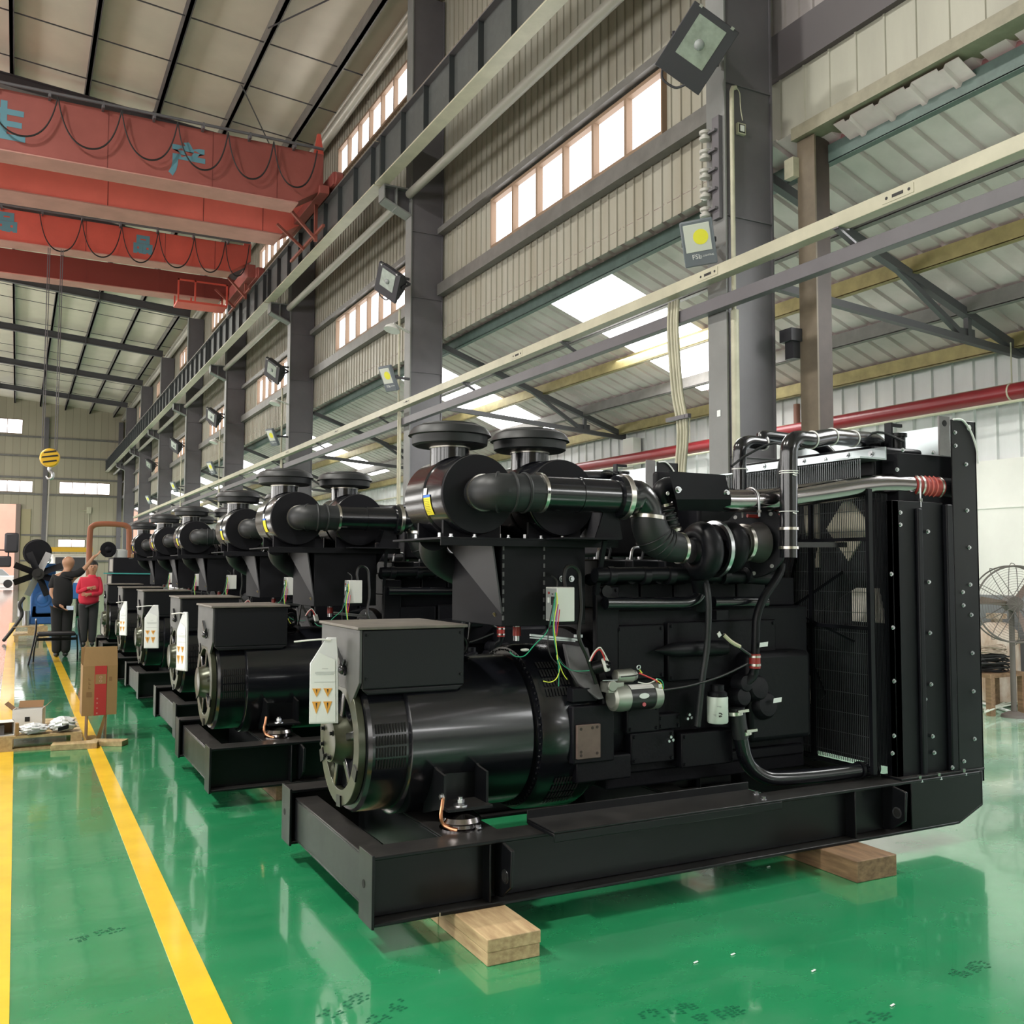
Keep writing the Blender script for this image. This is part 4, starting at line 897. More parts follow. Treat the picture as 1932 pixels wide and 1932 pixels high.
w3(wp([(1066,1107),(1064,1090),(1068,1072),(1080,1068),(1092,1080),(1094,1105),(1096,1150),(1092,1200),(1108,1240),(1125,1290)],4.02), .010, 'black', 'conduit')
w3(wp([(1051,1107),(1050,1095),(1040,1086)],4.02), .005, 'black', 'conduit')
w3(wp([(880,1232),(886,1190),(890,1120),(888,1085)],4.5), .006, 'black', 'conduit')
for px, py in ((1060,1092),(1078,1092)): bolt(at(px,py,Y=4.12), asd, (0,-1,0), .011, .010)
# dust valve and brace rod
b = MB(); q = at(975,1190,Y=4.3); b.cyl(q-V((0,0,.05)), q+V((0,0,.08)), .018, n=16); dv = b.build('drain_spout', BOLT, asd)
b = MB(); b.cyl(q-V((0,0,.025)), q+V((0,0,.02)), .021, n=20); b.build('drain_cap', RED, dv)
b = MB(); b.bar(at(1000,1198,Y=4.1), at(1090,1207,Y=4.08), .010); b.bar(at(1000,1203,Y=4.1), at(1085,1210,Y=4.08), .006); b.bar(at(1084,1200,Y=4.06), at(1098,1200,Y=4.06), .014); b.build('throttle_rod', BOLT, alt)
b = MB(); b.bar(at(931,1157,Y=4.2), at(948,1180,Y=4.2), .010); b.build('dip_rod', mat('brass_rod', (.55,.45,.25), .4, metal=.7), alt)
b = MB(); b.ball(at(990,1226,Y=4.15), .02, 14, 8, (1.2,.6,.4)); b.build('timing_plug', WHT, ad)
# ---- radiator
b = MB(); b.box(4.47,4.93,3.83,5.11,.42,2.22); rad = b.build('radiator', KM, G, bevel=.004)
b = MB(); b.box(4.38,4.80,3.80,3.87,.37,1.94); b.box(4.38,4.43,3.80,3.84,.37,1.94); b.build('front_post', KS, rad, bevel=.003)
b = MB(); b.box(4.56,4.60,3.775,3.80,.37,1.90); b.box(4.79,4.845,3.765,3.80,.37,1.93); b.build('post_rib', KS, rad, bevel=.008)
b = MB(); b.box(4.38,4.80,5.09,5.16,.37,2.02); b.build('front_post', KS, rad, bevel=.003)
b = MB(); b.box(4.40,4.82,3.945,5.15,1.96,2.27); tank = b.build('header_tank', KS, rad, bevel=.02)
b = MB(); b.box(4.845,5.06,3.765,3.775,.318,2.43); b.box(5.045,5.06,3.765,3.82,.318,2.43); b.build('side_panel', KF, rad, bevel=.003)
b = MB(); b.box(4.845,5.06,5.165,5.175,.318,2.43); b.build('side_panel', KF, rad, bevel=.003)
b = MB(); b.box(4.96,4.98,3.775,5.165,2.0,2.42); b.build('back_panel', mat('panel_sky_sheen', (.42,.47,.48), .3, metal=.75), rad, bevel=.002)  # black panel coloured pale metal to stand for the reflected roof
for ya, yb in ((3.755,3.90),(5.04,5.18)): MB().box(4.36,5.05,ya,yb,.386,.398).build('radiator_foot', KF, rad, bevel=.002)
b = MB(); b.tube([(4.86,3.762,2.43),(4.93,3.755,2.43),(5.0,3.755,2.37),(5.05,3.755,2.27),(5.062,3.757,2.18)], .006, 8, 6); b.build('white_hose', WHT, rad)
q = at(1781,818,Y=3.76); b = MB(); b.box(q.x-.045,q.x+.045,3.755,3.765,q.z-.13,q.z+.10); lp = b.build('lifting_plate', mat('lifting_plate_grey', (.16,.15,.15), .4, metal=.3, noise=.3), rad)
b = MB(); b.lathe((q.x,3.7535,q.z+.06), (0,1,0), [(0,.018),(.003,.018)], 20); b.build('plate_hole', HOLE, lp)
b = MB(); b.lathe((q.x+.225,3.7625,q.z+.05), (0,1,0), [(0,.018),(.002,.018)], 20); b.build('plate_hole', WHT, rad)
b = MB(); b.cyl((4.66,4.0,2.27),(4.66,4.0,2.34),.05,n=24); b.cyl((4.66,4.0,2.34),(4.66,4.0,2.36),.06,n=24); b.build('filler_cap', KF, tank)
b = MB(); b.box(4.58,4.595,3.97,4.02,2.27,2.42); b.box(4.58,4.70,3.99,4.005,2.40,2.42); b.build('level_bracket', KS, tank)
for px, py, Y in ((1703,849,3.785),(1692,886,3.785),(1760,854,3.785),(1781,855,3.78),(1801,816,3.765),(1802,841,3.765),(1698,967,3.795),(1698,990,3.795),(1681,1083,3.80),(1684,1184,3.80),(1686,1285,3.80),(1686,1388,3.80),(1683,1421,3.80),(1750,1003,3.79),(1752,1098,3.79),(1754,1194,3.79),(1756,1291,3.79),(1745,1319,3.79),(1759,1389,3.79),(1762,1420,3.79),(1822,876,3.765),(1824,963,3.765),(1828,1033,3.765),(1830,1103,3.765),(1816,1117,3.765),(1817,1142,3.765),(1832,1160,3.765),(1834,1232,3.765),(1836,1304,3.765),(1838,1394,3.765),(1818,1436,3.765),(1796,1448,3.765)):
    bolt(at(px,py,Y=Y), rad, (0,-1,0), .0085, .008)
for px, py in ((1735,1475),(1771,1470),(1818,1462)): b = MB(); q = at(px,py,Y=3.76); b.cyl(q-V((0,0,.02)), q+V((0,0,.035)), .012, n=6); b.cyl(q, q+V((0,0,.014)), .02, n=12); b.build('foundation_bolt', BOLT, rad)
# fan guards of thin wire
def guard(name, x, y0, y1, z0, z1, pitch, rows, w=.0032):
    g = MB(); n = int((y1-y0)/pitch)
    for i in range(n+1): yy = y0+(y1-y0)*i/n; g.box(x-w/2,x+w/2,yy-w/2,yy+w/2,z0,z1)
    for zz in rows: g.box(x+w/2,x+w*1.5,y0,y1,zz-w/2,zz+w/2)
    return g.build(name, mat('guard_wire', (.10,.11,.115), .35, metal=.6), rad)
guard('fan_guard', 4.24, 3.84, 5.10, .46, 1.98, .0135, [.5+.115*i for i in range(13)])
b = MB()
for yy in (3.84, 4.28, 4.66, 5.10): b.box(4.225,4.255,yy-.012,yy+.012,.42,2.0)
for zz in (.44, 1.22, 1.72, 2.0): b.box(4.225,4.25,3.84,5.10,zz-.010,zz+.010)
b.build('guard_frame', KS, rad)
g = MB()                                   # side face of the guard box
for i in range(13): x = 4.25+.011*i; g.box(x-.0015,x+.0015,3.838,3.842,.46,1.98)
g.build('side_guard', KS, rad)
guard('upper_guard', 4.20, 3.86, 5.12, 2.02, 2.17, .0155, [2.06,2.165], .0045)
b = MB(); b.box(4.19,4.40,3.85,5.13,2.175,2.185); b.box(4.39,4.40,3.85,5.13,2.185,2.25); b.build('top_ledge', mat('panel_sky_sheen', (.42,.47,.48), .3, metal=.75), rad)  # ledge in the same pale tone, roof reflection put into the colour
for i in range(7): bolt((4.388,3.95+.18*i,2.22+.012*(i%2)), rad, (-1,0,0), .012, .010)
# pale stickers on the core behind the guard
STK = mat('core_sticker', (.62,.58,.46), .55); STW = mat('core_sticker_white', (.78,.74,.66), .55)
def diamond(y, z, hy, hz, m):
    b = MB(); b.prism([(y-hy,z),(y,z-hz),(y+hy,z),(y,z+hz)], 'x', 4.455, 4.469); b.build('core_sticker', m, rad)
diamond(4.20,1.80,.17,.20,STK)
b = MB(); b.prism([(4.44,1.56),(4.54,1.56),(4.56,2.0),(4.44,2.0)], 'x', 4.455, 4.469); b.build('core_sticker', STK, rad)
b = MB(); b.prism([(3.93,1.24),(4.18,1.24),(4.18,1.44),(3.98,1.44)], 'x', 4.455, 4.469); b.build('core_sticker', STW, rad)
diamond(4.55,.86,.10,.17,STW)
diamond(4.62,1.20,.10,.06,STK)
# expansion hoses over the engine
def hose(pts, r, parent=G, name='coolant_pipe', m=K): return MB().tube(pts, r, 20, 6).build(name, m, parent)
h1 = hose([at(1395,945,Y=4.35),at(1395,900,Y=4.35),at(1395,860,Y=4.35),at(1398,842,Y=4.35),at(1412,834,Y=4.37),at(1440,836,Y=4.39),(3.98,4.40,2.345),(4.18,4.41,2.345),(4.44,4.42,2.33),(4.55,4.42,2.27)], .040)
h2 = hose([at(1488,1052,Y=3.80),at(1488,1000,Y=3.80),at(1488,940,Y=3.80),at(1488,870,Y=3.80),at(1490,842,Y=3.80),at(1502,829,Y=3.81),at(1530,830,Y=3.83),(4.00,3.88,2.285),(4.25,3.96,2.30),(4.58,4.10,2.325),(4.66,4.10,2.27)], .046)
for px, py in ((1488,890),(1488,894),(1488,966)): b = MB(); b.ring(at(px,py,Y=3.80), (0,0,1), .046, .050, .004, 26); b.bar(at(px+8,py+1,Y=3.75), at(px+15,py+3,Y=3.74), .006); b.build('zip_tie', WHT, h2)
for t in (at(1530,830,Y=3.83),(4.00,3.88,2.285),(4.25,3.96,2.30)): b = MB(); b.ring(t, (1,.15,0), .046, .051, .006, 26); b.build('zip_tie', WHT, h2)
for zc in (1000, 1036): b = MB(); b.ring(at(1488,zc,Y=3.80), (0,0,1), .047, .053, .014, 28); b.build('hose_clamp', STEEL, h2)
b = MB(); b.ring(at(1395,886,Y=4.35), (0,0,1), .040, .044, .005, 24); b.build('zip_tie', WHT, h1)
b = MB(); b.ring(at(1440,836,Y=4.39), (1,.05,.15), .040, .045, .008, 24); b.build('zip_tie', WHT, h1)
hose([at(1380,880,Y=4.2),at(1410,858,Y=4.2),at(1460,836,Y=4.15),at(1500,848,Y=4.0),(4.05,3.99,2.27),(4.3,4.03,2.28),(4.5,4.0,2.36),(4.6,3.9,2.30)], .007, name='vent_line', m=RUB)
hose([at(1470,930,Y=3.93),at(1470,880,Y=3.93),at(1482,850,Y=3.93),at(1502,838,Y=3.95)], .008, name='vent_line', m=RUB)
b = MB(); b.tube([at(1410,973,Y=4.0),at(1440,975,Y=4.0),at(1472,973,Y=4.0)], .010, 8, 3); b.build('lever_grip', RED, tur)
b = MB(); b.bar(at(1498,1028,Y=4.06), (4.225,4.0,1.69), .03); b.build('guard_stay', K, rad)
# far bank details seen above the near pipes: bracket plate with bolts, second engine-side housing
b = MB(); b.box(2.95,3.55,4.60,5.02,1.62,1.92); b.box(3.45,4.05,4.35,5.0,1.55,2.02); b.box(3.30,3.52,4.55,4.60,1.75,2.12); bb = b.build('aftercooler', KE, G, bevel=.02)
for i in range(5): bolt((2.98+.12*i,4.62,1.92), bb, (0,0,1), .012, .014)
for x, z in ((3.35,2.02),(3.43,2.05),(3.35,1.86)): bolt((x,4.55,z), bb, (0,-1,0), .013, .012)
b = MB(); b.tube([(2.9,4.8,1.75),(3.0,4.7,1.95),(3.15,4.75,2.02),(3.3,4.7,1.98)], .03, 14, 5); b.build('crossover_pipe', K, bb)
# exhaust and valley pipes seen on the left above the terminal box
b = MB(); b.tube([(1.93,4.62,1.70),(1.98,4.72,1.62),(2.12,4.78,1.54),(2.30,4.78,1.50)], .075, 22, 6); b.build('far_rubber_elbow', RUB, G)
# document pouch is a thing of its own, tied to the box
# ---- the rest of the row
SKIP = {'bolt','weld_stitch','weld_bead','wire_tag','ring_lug','plate_hole','fitting','flange_hole','label_print','small_print','paper_tag','zip_tie','core_plug','elbow_boss','slot_hole','weld_tab','lug_hole','lug_eye','core_sticker','seam_strip','pipe_tag','relay_stud','foundation_bolt','connector'}
ROW = [(-.17,2.67,'second black generator set in the row, just behind the nearest one'),(-.07,4.85,'third black generator set from the front, between second and fourth air intakes'),(-.08,7.55,'fourth black generator set from the front of the row'),(-.12,9.55,'fifth black generator set from the front of the row'),(-.10,12.2,'farthest black generator set of the row, sixth from the front')]
for dx, dy, lab in ROW: copy_tree(G, GO+V((dx,dy,0)), lab, SKIP, 'row of black generator sets')
# timber under the skids
def timber(x0, x1, y0, y1, z0, z1, m, lab, grp='timber blocks under the skids'):
    return solo(MB().box(x0,x1,y0,y1,z0,z1), 'timber_block', m, lab, 'block', grp, bevel=.004)
timber(1.672,1.91,3.43,3.90,.053,.1055,WOOD,'upper pale timber plank under the front corner of the nearest skid')
timber(1.674,1.908,3.435,3.92,0,.0525,WOOD,'lower pale timber plank under the front corner of the nearest skid')
timber(1.672,1.90,3.905,5.0,.053,.1055,WOOD,'long pale timber seen through the open front of the nearest skid')
timber(1.674,1.90,3.925,5.05,0,.0525,WOOD,'bottom timber behind the front corner planks of the nearest skid')
timber(3.738,4.016,3.50,4.95,0,.1055,WOODD,'brown timber beam under the radiator end of the nearest skid')
for dx, dy, lab in ROW:
    timber(1.75+dx,1.95+dx,3.80+dy,5.0+dy,0,.1055,WOODD,'timber beam under the '+lab.split(' black')[0].split(' from')[0]+' generator skid')
# ================================================================== CRANES
def crane(name, label, yn, yf, zb, zt, tn, tf, xe, chars, loops, dark=False, platform=None):
    t = thing('bridge_crane', label, 'crane', (-4,(yn+yf)/2,8.98), 'overhead bridge cranes')
    lz = .66*(zt-zb)
    XL = -15.5
    def girder(y0, y1, z0, z1, xr, m, bot, taper=.35):
        b = MB(); b.prism([(XL,z0),(xr-.55,z0),(xr,z0+taper),(xr,z1),(XL,z1)], 'y', y0, y1); g = b.build('girder', m, t, bevel=.006)
        b = MB(); b.box(XL, xr-.5, y0-.05, y1+.05, z0-.022, z0); b.build('girder_flange', bot, g)
        b = MB()
        for x in (xr-.9, xr-2.1, xr-3.9): b.box(x-.006, x+.006, y0-.004, y0, z0, z1)
        b.build('girder_seam', mat('seam_dark_red', (.16,.03,.025), .6), g)
        return g
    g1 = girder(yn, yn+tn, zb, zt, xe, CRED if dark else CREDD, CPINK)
    g2 = girder(yf, yf+tf, zb-(.02 if not dark else .12), zt-(.0 if not dark else .25), xe+.15, CDRK if dark else mat('crane_red_lit', (.84,.19,.145), .42, noise=.15, nscale=1.2), CPINK)  # far girder's red lightened, window light put into the colour
    b = MB(); b.box(5.24, 5.46, yn-.25, yf+tf+.25, 8.99, 9.24); b.box(xe-.1, xe+.1, yn-.1, yf+tf+.1, zb+.25, 9.0)
    for y in (yn-.2, yf+tf+.2): b.cyl((5.28,y,9.12),(5.42,y,9.12),.14,n=20)
    b.build('end_carriage', CREDD, t, bevel=.01)
    b = MB(); b.prism([(xe-.18,zt),(xe+.02,zt),(xe-.05,zt+.42),(xe-.11,zt+.42)], 'y', yn+.05, yn+.12); b.build('stop_plate', CRED, t)
    b = MB(); b.cyl((XL,yn-.16,zt+.03),(xe-.05,yn-.16,zt+.03),.028,n=10); fr_ = b.build('festoon_rail', COLM, t)
    for x in [xe-.6-.85*i for i in range(8)]:
        b = MB(); b.box(x-.02,x+.02,yn-.18,yn,zt-.05,zt+.06); b.build('festoon_bracket', COLM, fr_)
    for (x0, x1, d) in loops:
        for o in (0, .018):
            pts = []
            for i in range(15):
                s = i/14; w = math.sin(PI*s)**1.0
                pts.append((x0+(x1-x0)*(s+.055*math.sin(2*PI*s)*-1), yn-.16-o, zt-.02-d*(1-(2*s-1)**2)**.9-o))
            MB().tube(pts, .011, 6, 2).build('festoon_cable', INK, fr_)
    for txt, x, z, sz in chars:
        textmesh(txt, sz, CBLU, 'painted_character', g1, (x, yn-.004, z), (1,0,0), (0,0,1), .001, bold=.035 if not dark else .06)
    if platform:
        x0, x1, y0, z0 = platform; b = MB()
        b.box(x0,x1,y0,y0+.7,z0,z0+.06)
        p = b.build('platform', CRED, t)
        r = MB()
        for yy in (y0, y0+.7):
            for xx in (x0+.02, (x0+x1)/2-.2, x1-.02): r.box(xx-.02,xx+.02,yy-.02,yy+.02,z0+.06,z0+.62)
            r.box(x0,x1,yy-.02,yy+.02,z0+.58,z0+.62)
        r.build('platform_railing', CRED, p)
    # diagonal struts of the end frame
    b = MB(); b.bar((xe-.55,yf-.4,zb+.05),(5.14,yf-.4,zb-.40),.05); b.bar((xe-.5,yn+tn,zb+.0),(5.14,yn+tn+.1,zb-.45),.05); b.bar((5.14,yn+tn+.1,zb-.5),(5.14,yn+tn+.1,zb+.4),.06); b.bar((5.14,yn,zb-.35),(5.14,yf+tf,zb-.35),.05); b.build('end_brace', mat('brace_brown_red', (.25,.07,.05), .5), t)
    return t
lp1 = []
xs_ = [(5,215),(112,232),(226,335),(335,430),(430,515),(515,598)]
pk = [(0,222),(109,205),(229,232),(335,255),(430,276),(516,295),(598,310)]
xs_w = [at(px,py,Y=17.84).x for px,py in pk]; xs_w[0] = xs_w[1]-1.1
lp1 = [(xs_w[i], xs_w[i+1], .80) for i in range(6)]
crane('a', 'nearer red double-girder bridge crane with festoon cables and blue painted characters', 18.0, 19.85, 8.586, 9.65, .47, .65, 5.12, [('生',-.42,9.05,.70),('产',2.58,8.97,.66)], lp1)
pk2 = [(75,398),(155,410),(230,424),(299,436),(367,447),(425,457),(470,463)]
xw2 = [at(px,py,Y=24.55).x for px,py in pk2]
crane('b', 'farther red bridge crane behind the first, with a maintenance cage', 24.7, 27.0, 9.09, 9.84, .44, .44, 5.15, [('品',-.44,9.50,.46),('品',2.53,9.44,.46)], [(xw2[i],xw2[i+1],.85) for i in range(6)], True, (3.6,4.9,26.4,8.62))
# yellow and black striped hazard tape on the end carriage
# hook block on ropes
hk = at(94,864,Y=24.5)
t = thing('hanging_crane_hook', 'yellow and black striped crane hook block hanging on steel ropes', 'hook', (hk.x,hk.y,hk.z-.5))
b = MB()
for dx in (-.17,-.13,.10,.14): b.cyl((hk.x+dx,hk.y,hk.z+.10),(hk.x+dx*1.02,hk.y,9.0),.011,n=6)
b.build('rope', COLM, t)
mS = mat('hazard_yellow', (.80,.48,.02), .4)
b = MB(); b.lathe((hk.x-.0,hk.y-.13,hk.z), (0,1,0), [(0,.10),(.01,.19),(.05,.215),(.21,.215),(.25,.19),(.26,.10)], 32); hb = b.build('sheave_block', mS, t)
b = MB()
for dz in (-.10,.015,.12):
    w = math.sqrt(.19**2-dz**2)*.92; b.poly3([(hk.x-w,hk.y-.135,hk.z+dz-.035),(hk.x+w,hk.y-.135,hk.z+dz+.02),(hk.x+w*.9,hk.y-.135,hk.z+dz+.055),(hk.x-w*.95,hk.y-.135,hk.z+dz)], (0,-.004,0))
b.build('hazard_stripe', INK, hb)
b = MB(); b.tube([(hk.x,hk.y,hk.z-.2),(hk.x,hk.y,hk.z-.28),(hk.x+.07,hk.y,hk.z-.36),(hk.x+.06,hk.y,hk.z-.46),(hk.x-.02,hk.y,hk.z-.48),(hk.x-.07,hk.y,hk.z-.42)], .035, 12, 6, rs=[.04,.04,.04,.035,.03,.012]); b.build('hook', BOLT, t)
b = MB(); b.bar((hk.x,hk.y,hk.z-.5),(hk.x-.02,hk.y,1.95),.03); b.build('sling', mat('sling_grey', (.40,.38,.33), .6), t)
# ================================================================== BUSBAR TRUNKING, TUBE, CONDUITS
t = thing('busbar_trunking', 'long cream busbar trunking with socket slots along the columns', 'trunking', (5.66,36,4.2))
b = MB(); b.box(5.60,5.72,1.5,56,4.215,4.325); tr = b.build('trunk', CREAM, t, bevel=.004)
for y in (4.75, 6.9, 10.7, 14.6, 18.5, 22.4):
    b = MB(); b.box(5.596,5.60,y-.14,y+.14,4.235,4.305); s = b.build('socket_plate', CREAM, t)
    b = MB(); b.box(5.594,5.596,y-.05,y+.05,4.258,4.282); b.cyl((5.594,y-.10,4.27),(5.597,y-.10,4.27),.012,n=10); b.cyl((5.594,y+.10,4.27),(5.597,y+.10,4.27),.012,n=10); b.build('socket_slot', INK, s)
t = thing('support_tube', 'dark grey square support tube running behind the cream trunking', 'tube', (5.86,20,4.0))
b = MB(); b.box(5.76,5.855,1.5,64,3.98,4.10); b.build('tube', COLM, t, bevel=.004)
for y in (3.2,5.35,9.6,12.4,16,20,24,28,33,38):
    b = MB(); b.bar((5.62,y,4.205),(5.80,y,4.115),.05,.02); b.box(5.60,5.72,y-.03,y+.03,4.203,4.213); b.build('bracket', COLM, t)
b = MB()
for i, yy in enumerate((7.53,7.57,7.62,7.67)): b.tube([(5.738,yy+.0,4.21),(5.738,yy+.02,3.9),(5.77,yy+.0,3.3),(5.82,yy-.02,2.9),(5.86,yy+.10,2.2),(5.88,yy+.15,.02)], .017, 8, 4)
solo(b, 'conduit_bundle', PVC, 'bundle of four old pale conduits dropping beside the nearest grey column', 'conduit')
solo(MB().box(5.76,5.80,7.42,7.78,3.02,3.06).cyl((5.765,7.48,3.04),(5.755,7.48,3.04),.012,n=8), 'conduit_clamp', COLM, 'small dark clamp bar across the conduit bundle', 'clamp')
t = thing('conduit', 'old pale conduit running up the nearest grey column', 'conduit', (5.93,6.93,0))
b = MB(); b.tube([(5.93,6.92,.0),(5.93,6.92,2.0),(5.93,6.92,3.98)], .038, 14, 1); b.build('lower_pipe', PVC, t)
b = MB(); b.tube([(5.93,6.93,3.98),(5.93,6.93,5.0),(5.93,6.93,6.10),(5.945,6.93,6.14),(5.98,6.93,6.15)], .022, 12, 1); b.build('upper_pipe', PVC, t)
b = MB(); b.tube([(5.98,6.925,6.15),(6.02,6.92,6.10),(6.02,6.91,5.95),(6.04,6.905,5.83)], .005, 6, 5); b.build('wire', PVC, t)
t = thing('socket_box', 'small square cream socket box hanging on the dark side of the nearest column', 'socket', (6.06,6.975,5.72))
b = MB(); b.box(6.02,6.12,6.95,6.985,5.72,5.83); sb = b.build('box', PVC, t, bevel=.004)
b = MB(); b.box(6.035,6.105,6.945,6.951,5.735,5.815); b.build('frame', INK, sb); b = MB(); b.box(6.045,6.095,6.942,6.947,5.745,5.805); b.build('face', WHT, sb)
solo(MB().box(5.864,5.868,7.06,7.11,2.99,3.05), 'number_plate', WHP, 'tiny pale square plate on the hall face of the nearest column', 'plate')
# second column: thin pale conduits down the hall side
for k in range(1, 5):
    y = YC[k]+.03; solo(MB().tube([(5.735,y,0),(5.735,y,3),(5.735,y,6.0)], .022, 8, 1).tube([(5.735,y-.09,0),(5.735,y-.09,2.0),(5.735,y-.09,4.2)], .018, 8, 1), 'conduit', PVC, f'pair of thin pale conduits on the front of the {ORD[k]} column', 'conduit', 'conduits on the columns')
# insulators
t = thing('insulator_rack', 'rack of five ribbed porcelain insulators on the nearest column', 'insulator', (5.84,7.10,4.9))
b = MB(); b.box(5.825,5.868,7.0,7.10,4.88,5.88); b.build('rack_bar', COLM, t)
for i in range(5):
    z = 4.98+.19*i; b = MB(); b.lathe((5.80,7.17,z-.06), (0,0,1), [(0,.03),(.01,.055),(.035,.058),(.045,.035),(.06,.035),(.07,.055),(.095,.058),(.11,.03)], 20); ins = b.build('insulator', PORC, t)
    b = MB(); b.box(5.79,5.825,7.02,7.12,z-.012,z+.012); b.build('insulator_pin', COLM, ins)
# ================================================================== FLOODLIGHTS ON THE COLUMNS
def flood(c, face, up, w, h, d, kind, label, scale=1):
    c, n, u = V(c), V(face).normalized(), V(up); u = (u-n*u.dot(n)).normalized(); r = u.cross(n).normalized()
    t = thing('floodlight', label, 'floodlight', c, 'floodlights on the columns')
    def B(cc, a, bb, dd): return MB().obox(cc, r*a, u*bb, n*dd)
    if kind == 'big':
        b = B(c, w/2, h/2, d*.12); b.prism([], 'x', 0, 0) if False else None
        for sx in (-1,1):
            pts = [c+r*(sx*w*.46)+u*(h*.45*a)-n*(d*(.1+.9*e)) for a, e in ((1,0),(.75,.6),(.2,.95),(-.5,.9),(-1,.3),(-1,0))]
        poly = [((h*.46*a), -d*(.1+.9*e)) for a, e in ((1,0),(.8,.55),(.25,.95),(-.45,.9),(-1,.35),(-1,0))]
        b.poly3([c-r*(w*.44)+u*p+n*q for p, q in poly], r*(w*.88)); body = b.build('housing', LAMPB, t, bevel=.006)
        g = MB(); g.obox(c+u*(h*.10)+n*(d*.125), r*(w*.30), u*(h*.30), n*.004); g.build('lens', GLS, body)
        g = MB(); g.ball(c+u*(h*.06)+n*(d*.10), .05, 14, 8); g.build('bulb', GRYB, body)
        for sx in (-.35,.35): g = MB(); g.obox(c+u*(h*.49)+r*(w*sx)+n*(d*.12), r*.016, u*.012, n*.02); g.build('clip', BOLT, body)
        g = MB(); g.tube([c-u*(h*.49)+r*(w*.18)+n*(d*.1), c-u*(h*.60)+r*(w*.05)+n*(d*.05), c-u*(h*.60)-r*(w*.22), c-u*(h*.49)-r*(w*.33)], .012, 8, 5); g.build('handle', LAMPB, body)
    else:
        b = B(c, w/2, h/2, d/2); body = b.build('housing', LAMPG, t, bevel=.012)
        g = MB(); g.obox(c+u*(h*.12)+n*(d*.5), r*(w*.40), u*(h*.30), n*.004); gl = g.build('diffuser', LEDG, body, bevel=.003)
        g = MB(); g.lathe(c+u*(h*.13)-r*(w*.10)*(-1)+n*(d*.5+.0045), n, [(0,.07*scale),(.0015,.07*scale)], 24); g.build('led_chip', LED, gl)
        textmesh('FSL', .062*scale, WHP, 'lamp_lettering', body, c-u*(h*.29)-r*(w*.10)+n*(d*.5+.002), r, u, .0008)
        textmesh('FSL LIGHTING', .022*scale, WHP, 'lamp_small_print', body, c-u*(h*.29)+r*(w*.20)+n*(d*.5+.002), r, u, .0008)
    g = MB(); 
    back = c-n*(d*1.2); g.bar(c+r*(w*.5)-n*(d*.3), back+r*(w*.5), .02, .04); g.bar(c-r*(w*.5)-n*(d*.3), back-r*(w*.5), .02, .04); g.bar(back-r*(w*.52), back+r*(w*.52), .02, .04); g.bar(back, V((5.845,back.y+.05,back.z)), .04); g.build('yoke', LAMPB, t)
    return t
fA = at(1314,92,X=5.45); flood(fA, (-.50,-.72,-.48), V((.40,-.42,.85)), .50, .62, .26, 'big', 'large black floodlight with square lens high on the nearest grey column')
fB = at(1318,458,X=5.58); flood(fB, (-.62,-.66,-.42), V((-.34,-.22,.9)), .30, .42, .07, 'led', 'slim grey LED floodlight with yellow chip lower on the nearest column')
zs = ('second','third','fourth','fifth','sixth')
for k in range(1, 6):
    y = YC[k]-.25
    flood((5.42,y,6.35), (-.80,-.30,-.52), V((.28,-.55,.80)), .48, .56, .24, 'big', f'boxy floodlight high on the {zs[k-1]} column from the front')
    flood((5.45,y,4.72), (-.82,-.32,-.45), V((-.2,-.1,.95)), .28, .44, .07, 'led', f'slim LED floodlight lower on the {zs[k-1]} column from the front')
    if k < 4: solo(MB().lathe((5.5,y-.05,5.62), (-.3,-.1,-1), [(0,.06),(.05,.12),(.10,.14)], 20).bar((5.52,y,5.66),(5.855,YC[k]-.10,5.58),.03), 'wall_lamp', WHT, f'small white wall lamp on a short arm at the {zs[k-1]} column', 'lamp', 'small white lamps on the columns')
wl = at(1494,318,X=6.52); solo(MB().box(6.48,6.555,wl.y-.06,wl.y+.06,wl.z-.10,wl.z+.09), 'wall_lamp', PVC, 'small boxy white lamp tucked behind the rusty post', 'lamp')
wl = at(1494,650,X=6.5); solo(MB().box(6.42,6.555,wl.y-.08,wl.y+.08,wl.z+.02,wl.z+.14).box(6.47,6.555,wl.y-.05,wl.y+.06,wl.z-.14,wl.z+.02), 'mounted_speaker_box', LAMPB, 'small black box fixed on the rusty brown post', 'box')
